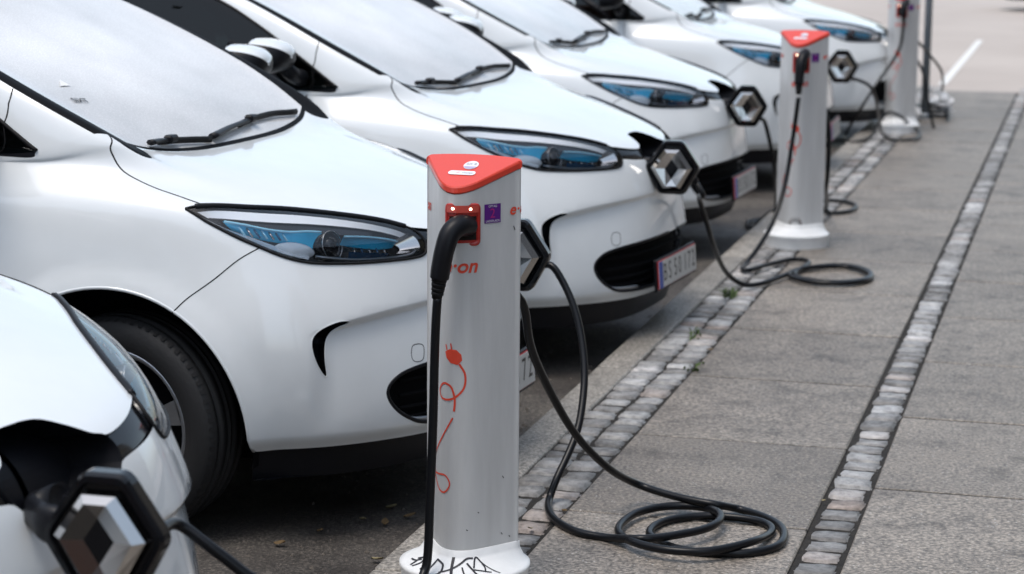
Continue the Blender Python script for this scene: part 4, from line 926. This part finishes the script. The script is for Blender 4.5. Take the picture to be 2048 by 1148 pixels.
def build_post():
    root=empty('charging_post')
    n=len(SEC); V=[];Fs=[]
    zs=np.linspace(.085,.90,8)
    for z in zs: V+= [(p[0],p[1],z) for p in SEC]
    V+=[(p[0],p[1],float(post_top(p))) for p in SEC]
    for k in range(len(zs)):
        for j in range(n): Fs.append((k*n+j,k*n+(j+1)%n,(k+1)*n+(j+1)%n,(k+1)*n+j))
    body=mesh('post_body',V,Fs,POSTM,root)
    # cap
    V=[];Fs=[]
    for sc,dz in ((1.0,.0),(1.022,.003),(1.022,.014),(1.0,.0175),(.97,.019)):
        for p in SEC: q=np.array([p[0]*sc,(p[1]-.0)*sc]); V.append((q[0],q[1],float(post_top(p))+dz+.001))
    for k in range(4):
        for j in range(n): Fs.append((k*n+j,k*n+(j+1)%n,(k+1)*n+(j+1)%n,(k+1)*n+j))
    Fs.append(tuple(4*n+j for j in range(n)))
    cap=mesh('cap',V,Fs,REDM,root,False)
    def capz(x,y): return ZB-.002-(.055-y)*SLOPE+.0212
    def capdecal(name,pts,material,dz=0.): return mesh(name,[(x,y,capz(x,y)+dz) for x,y in pts],[tuple(range(len(pts)))],material,cap,False)
    capdecal('round_sticker',[(.006+.018*math.cos(a),.012+.019*math.sin(a)) for a in np.linspace(0,6.283,29)[:-1]],WHITEINK)
    V,Fs=text_mesh('0X 8',.013); mesh('sticker_lettering',[(.006+x,.016+y,capz(0,.016+y)+.0008) for x,y,z in V],Fs,GREYINK,cap,False)
    capdecal('round_sticker_band',[(.006+.017*math.cos(a),.012+.018*math.sin(a)) for a in np.linspace(3.5,5.92,14)],mat('pale_violet',(.42,.38,.55),.5),.0004)
    V=[(-.004+.026+.008*math.cos(a),-.024+.009*math.sin(a)) for a in np.linspace(-1.57,1.57,9)]+[(-.004-.026+.008*math.cos(a),-.024+.009*math.sin(a)) for a in np.linspace(1.57,4.71,9)]
    capdecal('pill_sticker',V,WHITEINK)
    capdecal('pill_mark',[(-.02,-.026),(-.013,-.022),(-.008,-.021),(-.012,-.024)],REDINK,.0004); V,Fs=text_mesh('charge',.010); mesh('sticker_lettering',[(.010+x,-.024+y,capz(0,-.024+y)+.0008) for x,y,z in V],Fs,GREYINK,cap,False)
    # socket: red frame, dark recess, lamps
    for sgn,a0,zc in ((1,.019,.897),):
        sk=empty('socket'); sk.parent=root
        def rr(w_,h_,r_,n_=5):
            P=[]
            for cx,cz,a in ((w_-r_,h_-r_,0),(-w_+r_,h_-r_,1.571),(-w_+r_,-h_+r_,3.142),(w_-r_,-h_+r_,4.712)):
                for k in range(n_): th=a+1.571*k/(n_-1); P.append((cx+r_*math.cos(th),cz+r_*math.sin(th)))
            return np.array(P)
        rings=[(rr(.043,.050,.012),-.002),(rr(.043,.050,.012),.0045),(rr(.038,.045,.010),.0055),(rr(.035,.042,.009),.001)]
        V=[];Fs=[]
        for P,off in rings:
            q=P+[a0,zc]; pp=sec_at(q[:,0])+sec_n(q[:,0])*off; V+= [(a[0],a[1],b) for a,b in zip(pp,q[:,1])]
        k0=len(rings[0][0])
        for k in range(3):
            for j in range(k0): Fs.append((k*k0+j,k*k0+(j+1)%k0,(k+1)*k0+(j+1)%k0,(k+1)*k0+j))
        mesh('socket_frame',V,Fs,REDDARK,sk)
        V,Fs=grid2d(a0-.037,a0+.037,zc-.043,zc+.043,10,2); decal('socket_floor',V,Fs,REDDARK,sk,.0016)
        V,Fs=grid2d(a0-.031,a0+.033,zc-.036,zc+.020,10,2); decal('socket_recess',V,Fs,BURN,sk,.0030)
        V,Fs=grid2d(a0-.036,a0+.037,zc+.029,zc+.046,10,2); decal('lamp_strip',V,Fs,CLEAR,sk,.0062)
        for da,dz in ((-.021,.0385),(.017,.0375)):
            P=[(a0+da+.0032*math.cos(t),zc+dz+.0032*math.sin(t)) for t in np.linspace(0,6.283,15)[:-1]]; decal('indicator_lamp',P,[tuple(range(14))],LED,sk,.0070)
    V,Fs=grid2d(.075,.122,.897,.942,6,1); st=decal('purple_sticker',V,Fs,PURPLE,root)
    V,Fs=text_mesh('2',.032); decal('sticker_number',[(.0985+x,.919+y) for x,y,z in V],Fs,MAGENTA,st,.0018)
    for zz,s_ in ((.9365,'OPTAG'),(.9015,'LADEPLADS')):
        V,Fs=text_mesh(s_,.0075); decal('sticker_lettering',[(.0985+x,zz+y) for x,y,z in V],Fs,WHITEINK,st,.0018)
    def eon(ac,zc,h):
        V,Fs=text_mesh('e\u00b7on',h*1.55,.25,h*.035,4); decal('brand_lettering',[(ac+x*1.05,zc+y) for x,y,z in V],Fs,REDINK,root)
    eon(.182,.924,.024); eon(.012,.798,.030); eon(-.178,.924,.024)
    # printed plug with curling cord
    P=[(-.026,.592),(-.012,.600),(.006,.599),(.017,.588),(.019,.574),(.008,.563),(-.010,.567),(-.022,.578)]; V,Fs=fill2d(P,.006); decal('printed_plug',V,Fs,REDINK,root)
    for a,b in (((-.020,.596),(-.024,.610)),((-.006,.599),(-.009,.614))): V,Fs=stroke2d([a,((a[0]+b[0])/2,(a[1]+b[1])/2),b],.0032,2); decal('printed_plug_pin',V,Fs,REDINK,root)
    V,Fs=stroke2d([(.012,.566),(.026,.540),(.024,.509),(.006,.487),(-.016,.477),(-.042,.478),(-.054,.495),(-.034,.514),(-.010,.511),(.000,.490),(.002,.471),(.000,.450)],.0050,6); decal('printed_cord',V,Fs,REDINK,root)
    V,Fs=stroke2d([(-.003,.434),(-.019,.408),(-.050,.370),(-.085,.338),(-.100,.306),(-.092,.284),(-.060,.286),(-.028,.290),(-.013,.278),(-.014,.262),(-.031,.247),(-.058,.249),(-.080,.262),(-.098,.28)],.0040,6); decal('printed_cord',V,Fs,REDINK,root)
    # base
    V=[];Fs=[];na=64
    rings=[]
    for a in np.linspace(0,2*math.pi,na+1)[:-1]:
        pr_=[]
        pr_.append((.154*math.cos(a),.146*math.sin(a)-.006,-.004)); pr_.append((.156*math.cos(a),.148*math.sin(a)-.006,.046)); pr_.append((.160*math.cos(a),.152*math.sin(a)-.006,.054))
        for h in (0,.15,.35,.6,.85,.97): pr_.append(tuple(base_surface(a,h)))
        q=base_surface(a,1.); pr_.append((q[0],q[1],.108)); pr_.append((q[0]*.97,q[1]*.97,.109)); pr_.append((q[0]*.95,q[1]*.95,.09))
        rings.append(pr_); V+=pr_
    k=len(rings[0])
    for j in range(na):
        q=(j+1)%na
        for i in range(k-1): Fs.append((j*k+i,q*k+i,q*k+i+1,j*k+i+1))
    mesh('post_base',V,Fs,BASEM,root)
    # back socket
    bm_obj('rear_socket',box_bm((.085,.012,.10),(0,.069,.895),.006,2),REDDARK,root)
    return root
post=build_post()
PX=[(-1.418,4.84,-4.0),(-1.375,10.46,-7.0),(-1.392,16.12,-10.0)]
PLAB=['grey charging post with red cap and black graffiti scrawled on its white base','grey charging post with red cap and a rusty hole above its base','grey charging post with cables tangled round its base beside a thin pole']
posts=[]
for k,(x,y,a) in enumerate(PX):
    c=post if k==0 else copy_tree(post)
    c.location=(x,y,0); c.rotation_euler=(0,0,math.radians(a)); tag(c,PLAB[k],'charging post','charging posts on the pavement'); posts.append(c)
# graffiti, first post base
def base_stroke(pts,w_,parent):
    C=cat(pts,5); W=np.array([base_surface(a,np.clip(h,-.0,.95)) for a,h in C]); 
    T=np.gradient(W,axis=0); T/=np.maximum(np.linalg.norm(T,axis=1,keepdims=True),1e-9)
    E=np.array([base_surface(a,min(np.clip(h,0,.9)+.05,.98)) for a,h in C])-np.array([base_surface(a,np.clip(h,0,.9)) for a,h in C])
    A_=np.array([base_surface(a+.02,np.clip(h,0,.9)) for a,h in C])-np.array([base_surface(a,np.clip(h,0,.9)) for a,h in C])
    Nn=np.cross(A_,E); Nn/=np.maximum(np.linalg.norm(Nn,axis=1,keepdims=True),1e-9); S=np.cross(Nn,T)
    V=np.concatenate([W+S*w_/2+Nn*.0015,W-S*w_/2+Nn*.0015]); k=len(W)
    mesh('graffiti_stroke',V,[(i,k+i,k+i+1,i+1) for i in range(k-1)],INKBLACK,parent,False)
def A(d): return math.radians(d)
for w_,pts in [(.005,[(A(248),.80),(A(249),.35),(A(254),.10)]),(.005,[(A(248),.78),(A(256),.72),(A(262),.62),(A(264),.30),(A(258),.05)]),(.007,[(A(272),.95),(A(274),.55),(A(277),.12)]),(.005,[(A(262),.30),(A(272),.48),(A(284),.75),(A(292),.90),(A(302),.90)]),
  (.004,[(A(286),.60),(A(289),.30),(A(294),.10)]),(.005,[(A(292),.75),(A(298),.50),(A(302),.25),(A(307),.05)]),(.004,[(A(300),.55),(A(304),.85),(A(309),.90),(A(314),.60),(A(312),.35)]),(.003,[(A(309),.9),(A(320),.45),(A(326),.2)]),(.004,[(A(298),.5),(A(308),.42),(A(318),.30)]),
  (.006,[(A(216),.85),(A(218),.45),(A(222),.2)]),(.006,[(A(212),.50),(A(220),.62),(A(228),.50),(A(226),.2)]),(.005,[(A(205),.35),(A(214),.40),(A(222),.55)]),(.006,[(A(232),.45),(A(238),.60),(A(240),.25),(A(246),.30)]),(.004,[(A(210),.7),(A(214),.9)])]:
    base_stroke(pts,w_,posts[0])
# scratches on the first post, rusty hole on the second
for a,z,l in ((.132,.279,.006),(.129,.138,.005),(.152,.127,.004),(.16,.885,.010),(.03,.16,.003),(.06,.20,.003)):
    V,Fs=stroke2d([(a,z),(a+.002,z-l*.5),(a+.004,z-l)],.0022,2); decal('scratch',V,Fs,INKBLACK,posts[0])
P=[(.012+.034*math.cos(t),.106+.040*math.sin(t)) for t in np.linspace(0,math.pi,15)]; decal('rust_stain',P,[tuple(range(15))],RUST,posts[1],.0012)
P=[(.012+.025*math.cos(t)*(1+.15*math.sin(5*t)),.106+.030*math.sin(t)) for t in np.linspace(0,math.pi,15)]; decal('rusted_hole',P,[tuple(range(15))],BURN,posts[1],.0020)
# ------------------------------------------------------------------ plugs and cables
def W2(px,py,Y=None,z=None): return at_plane(px,py,Y,z)
def cable(name,pts,label,group='charging cables',r=.0108,n=6):
    C=cat(np.array(pts),n); C=np.array(C)
    for _ in range(2): C[1:-1]=.25*C[:-2]+.5*C[1:-1]+.25*C[2:]
    o=tube(name,C,r,CABLE,None,10); tag(o,label,'cable',group); return o
def post_plug(pk,label,pts,rads):
    root=empty('charging_plug_handle',tuple(pts[0])); 
    P=cat(np.array(pts)-np.array(pts[0]),6); R_=np.interp(np.linspace(0,1,len(P)),np.linspace(0,1,len(rads)),rads)
    tube('handle',P,R_,PLASTIC,root,14)
    d=P[-1]-P[-4]; d/=np.linalg.norm(d); e=P[-1]
    for k in range(4):
        c=e+d*(.004+.011*k); tube('gland_ring',[c-d*.004,c+d*.004],[.0185-.0012*k]*2,RUBBER,root,12)
    tube('gland',[e-d*.004,e+d*.05],[.0155,.0125],RUBBER,root,12)
    tag(root,label,'plug','plugs in the charging posts'); return root
# first post: plug in front, cable down the post and along the kerb to the first car
hp=[W2(936,452,Y=4.775),W2(918,452,Y=4.735),W2(900,468,Y=4.712),W2(889,500,Y=4.700),W2(882,535,Y=4.700),W2(879,556,Y=4.702)]
post_plug(0,'black plug handle seated in the front socket of the graffitied post',hp,[.026,.0255,.0245,.0235,.023,.0225])
c0=cars[0]; ca=math.radians(CARS[0][2])
def car_pt(k,x,y,z):
    X,Y,a=CARS[k]; a=math.radians(a); return np.array([X+x*math.cos(a)-y*math.sin(a),Y+x*math.sin(a)+y*math.cos(a),z-.103])
cp0=[W2(875,596,Y=4.705),W2(872,640,Y=4.708),W2(869,720,Y=4.712),W2(866,850,Y=4.712),W2(860,1000,Y=4.705),W2(855,1120,Y=4.690)]
lp=cp0[-1]; 
cp0+=[np.array([lp[0]-.005,4.66,.06]),np.array([lp[0]+.02,4.58,.014]),np.array([lp[0]+.06,4.42,.012]),np.array([-1.35,4.2,.012]),np.array([-1.30,3.9,.012]),np.array([-1.22,3.62,.012]),np.array([-1.12,3.45,.014])]
e0=car_pt(0,.93,0,.677)
cp0+=[np.array([-1.10,3.40,.06]),W2(560,1215,Y=3.38),W2(490,1148,Y=3.36),W2(415,1090,Y=3.34),W2(345,1045,Y=3.32),e0]
cable('charging_cable',cp0,'black cable running down the front of the graffitied post')
# second cable of the first post: from the back, through the coil, up to the second car
S=.27344
def cc(x,y): return (1080+x*S,900+y*S)
pts=[np.array([-1.405,4.915,.80]),np.array([-1.395,4.965,.74]),W2(1044,600,Y=5.02),W2(1060,690,Y=5.10),W2(1098,778,Y=5.22),W2(1150,868,Y=5.36),W2(1215,935,Y=5.50)]
gr_=[(700,245),(900,315),(1100,365),(1300,402),(1450,430),(1620,480),(1740,540),(1785,600),(1770,670),(1700,718),(1550,750),(1380,758),(1150,745),(980,715),(860,660),(800,612),(830,560),(930,515),(1080,490),(1250,482),(1450,495),(1620,525),(1695,570),(1670,622),(1560,668),(1380,715),(1200,742),(1000,738),(820,712),(680,672),(600,630),(572,585),(600,530),(690,468),(820,428),(960,410),(1100,410),(1220,425),(1305,455),(1322,495),(1280,545),(1180,585),(1050,612),(880,640),(700,650),(500,642),(310,610),(190,562),(100,500),(62,430),(68,360)]
n_=len(gr_)
for k,(x,y) in enumerate(gr_):
    z=.012
    if k<4: z=[.06,.045,.04,.034][k]
    elif k>=38 and k<45: z=.036
    elif 24<=k<30: z=.030
    elif 16<=k<24: z=.013
    elif 30<=k<38: z=.022
    px,py=cc(x,y); pts.append(W2(px,py,z=z))
fy=pts[-1][1]
pts+=[W2(1113,958,Y=fy+.03),W2(1140,900,Y=fy+.10),W2(1159,845,Y=fy+.16),W2(1169,760,Y=fy+.24),W2(1165,690,Y=fy+.29),W2(1150,620,Y=fy+.33),W2(1125,562,Y=fy+.36),W2(1098,528,Y=5.97)]
pts.append(car_pt(1,.93,0,.677))
cable('charging_cable',pts,'black cable coiled in loops on the slab beside the graffitied post')
# third car (index 2) to second post front socket, coil on the slab
e=car_pt(2,.93,0,.677)
pts=[e,e+np.array([.03,-.01,-.05]),W2(1398,395,Y=8.36),W2(1415,450,Y=8.5),W2(1432,505,Y=8.7),W2(1455,548,Y=9.0)]
for px,py in [(1490,570),(1530,565),(1575,548),(1620,535),(1680,530),(1728,538),(1744,551),(1725,562),(1670,567),(1610,562),(1578,550),(1592,540),(1640,533),(1700,534),(1735,545),(1738,555),(1705,563),(1650,564),(1600,556),(1590,545),(1620,525),(1590,518),(1540,528),(1500,540)]:
    pts.append(W2(px,py,z=.014+.008*random.random()))
pts+=[W2(1484,538,z=.02),W2(1492,528,Y=9.80),W2(1520,490,Y=9.95),W2(1548,440,Y=10.1),W2(1570,370,Y=10.22),W2(1582,300,Y=10.28),W2(1591,240,Y=10.30),W2(1597,195,Y=10.30)]
cable('charging_cable',pts,'black cable looped in a flat ring on the slab before the second post')
hp=[W2(1611,108,Y=10.385),W2(1607,112,Y=10.345),W2(1602,128,Y=10.315),W2(1599,150,Y=10.305),W2(1598,168,Y=10.30)]
post_plug(1,'black plug handle seated in the front socket of the post with the rusty hole',hp,[.026,.0255,.0245,.023,.0225])
# fourth car (index 3): cable hangs behind the second post and lies in rings either side of it
e=car_pt(3,.93,0,.677)
pts=[e,W2(1530,245,Y=10.95),W2(1543,300,Y=11.0),W2(1550,350,Y=11.1)]
for px,py in [(1552,405),(1530,418),(1500,417),(1495,408),(1520,402),(1560,402),(1620,404),(1680,402),(1712,410),(1700,422),(1660,426),(1650,415),(1600,410),(1550,418),(1510,415),(1508,407),(1545,403),(1600,414),(1650,418)]:
    q=W2(px,py,z=.014); q[2]=.014 if q[0]>KX0+.02 else -.088; pts.append(q)
pts+=[W2(1652,380,Y=10.75),W2(1657,320,Y=10.62),W2(1655,240,Y=10.58),np.array([-1.35,10.56,.80]),np.array([-1.362,10.53,.88])]
cable('charging_cable',pts,'black cable hanging behind the post with the rusty hole and ringed on both sides')
# fifth car (index 4) and sixth car to the third post
e=car_pt(4,.93,0,.677)
pts=[e,W2(1738,170,Y=13.9),W2(1752,200,Y=14.1),W2(1758,235,Y=14.6),W2(1765,268,z=.03),W2(1790,280,z=.02),W2(1830,278,z=.02),W2(1840,265,z=.02),W2(1820,250,z=.06),W2(1800,232,Y=15.95),W2(1775,225,Y=15.95),W2(1755,250,Y=15.8),W2(1740,275,z=.02),W2(1700,285,z=.0),W2(1690,270,z=-.05),W2(1720,220,Y=15.7),W2(1745,180,Y=15.8),W2(1780,130,Y=15.92),W2(1800,95,Y=15.96),W2(1806,60,Y=15.965),W2(1808,42,Y=15.97)]
cable('charging_cable',pts,'black cable wound round the base of the third post by the pole')
hp=[W2(1813,4,Y=16.05),W2(1810,8,Y=16.0),W2(1807,18,Y=15.975),W2(1807,30,Y=15.97)]
post_plug(2,'black plug handle seated in the front socket of the third post',hp,[.026,.0255,.024,.0225])
e=car_pt(5,.93,0,.677)
pts=[e,e+np.array([.10,-.05,-.15]),e+np.array([.16,-.1,-.40]),e+np.array([.22,-.05,-.62])]
for k in range(26):
    a=k*.62; pts.append(np.array([-1.22+.13*math.cos(a),17.15+.16*math.sin(a),.014+.0035*k]))
pts+=[W2(1880,190,z=.02),W2(1885,150,Y=17.3),W2(1868,120,Y=17.0),np.array([-1.36,16.3,.75]),np.array([-1.375,16.2,.86])]
cable('charging_cable',pts,'black cable heaped at the foot of the thin pole')
# thin pole
pole=empty('thin_pole',(-1.285,17.25,0)); POLEM=mat('galvanised_pole',(.22,.25,.28),.45,.5)
tube('pole_shaft',[(0,0,-.02),(.0,0,1.2),(0,0,2.9)],.030,POLEM,pole,14); V,Fs=lathe([(.075,.0),(.075,.012),(.045,.02),(.04,.05),(.031,.055)],20,'z'); mesh('pole_foot',V,Fs,POLEM,pole)
V,Fs=lathe([(.0001,2.93),(.026,2.92),(.033,2.90),(.033,2.87)],16,'z'); mesh('pole_cap',V,Fs,POLEM,pole)
tag(pole,'thin dark grey metal pole behind the third charging post','pole')
# crumpled plastic at the pole foot
for k,(x,y,z,s_) in enumerate(((-1.17,17.45,.10,.085),(-1.34,16.95,.06,.05))):
    bm=bmesh.new(); bmesh.ops.create_icosphere(bm,subdivisions=3,radius=s_)
    for v_ in bm.verts:
        a=v_.co.normalized(); f_=1+.28*math.sin(9*a.x+k)*math.cos(7*a.y)+.2*math.sin(15*a.z+3*a.x); v_.co=v_.co*f_; v_.co.z*=.9
    o=bm_obj('plastic_bag',bm,mat('crumpled_plastic',(.75,.75,.75),.15,0,.4)); o.location=(x,y,z)
    tag(o,['crumpled white plastic heaped behind the thin pole','small crumpled white plastic between third post and thin pole'][k],'plastic bag')
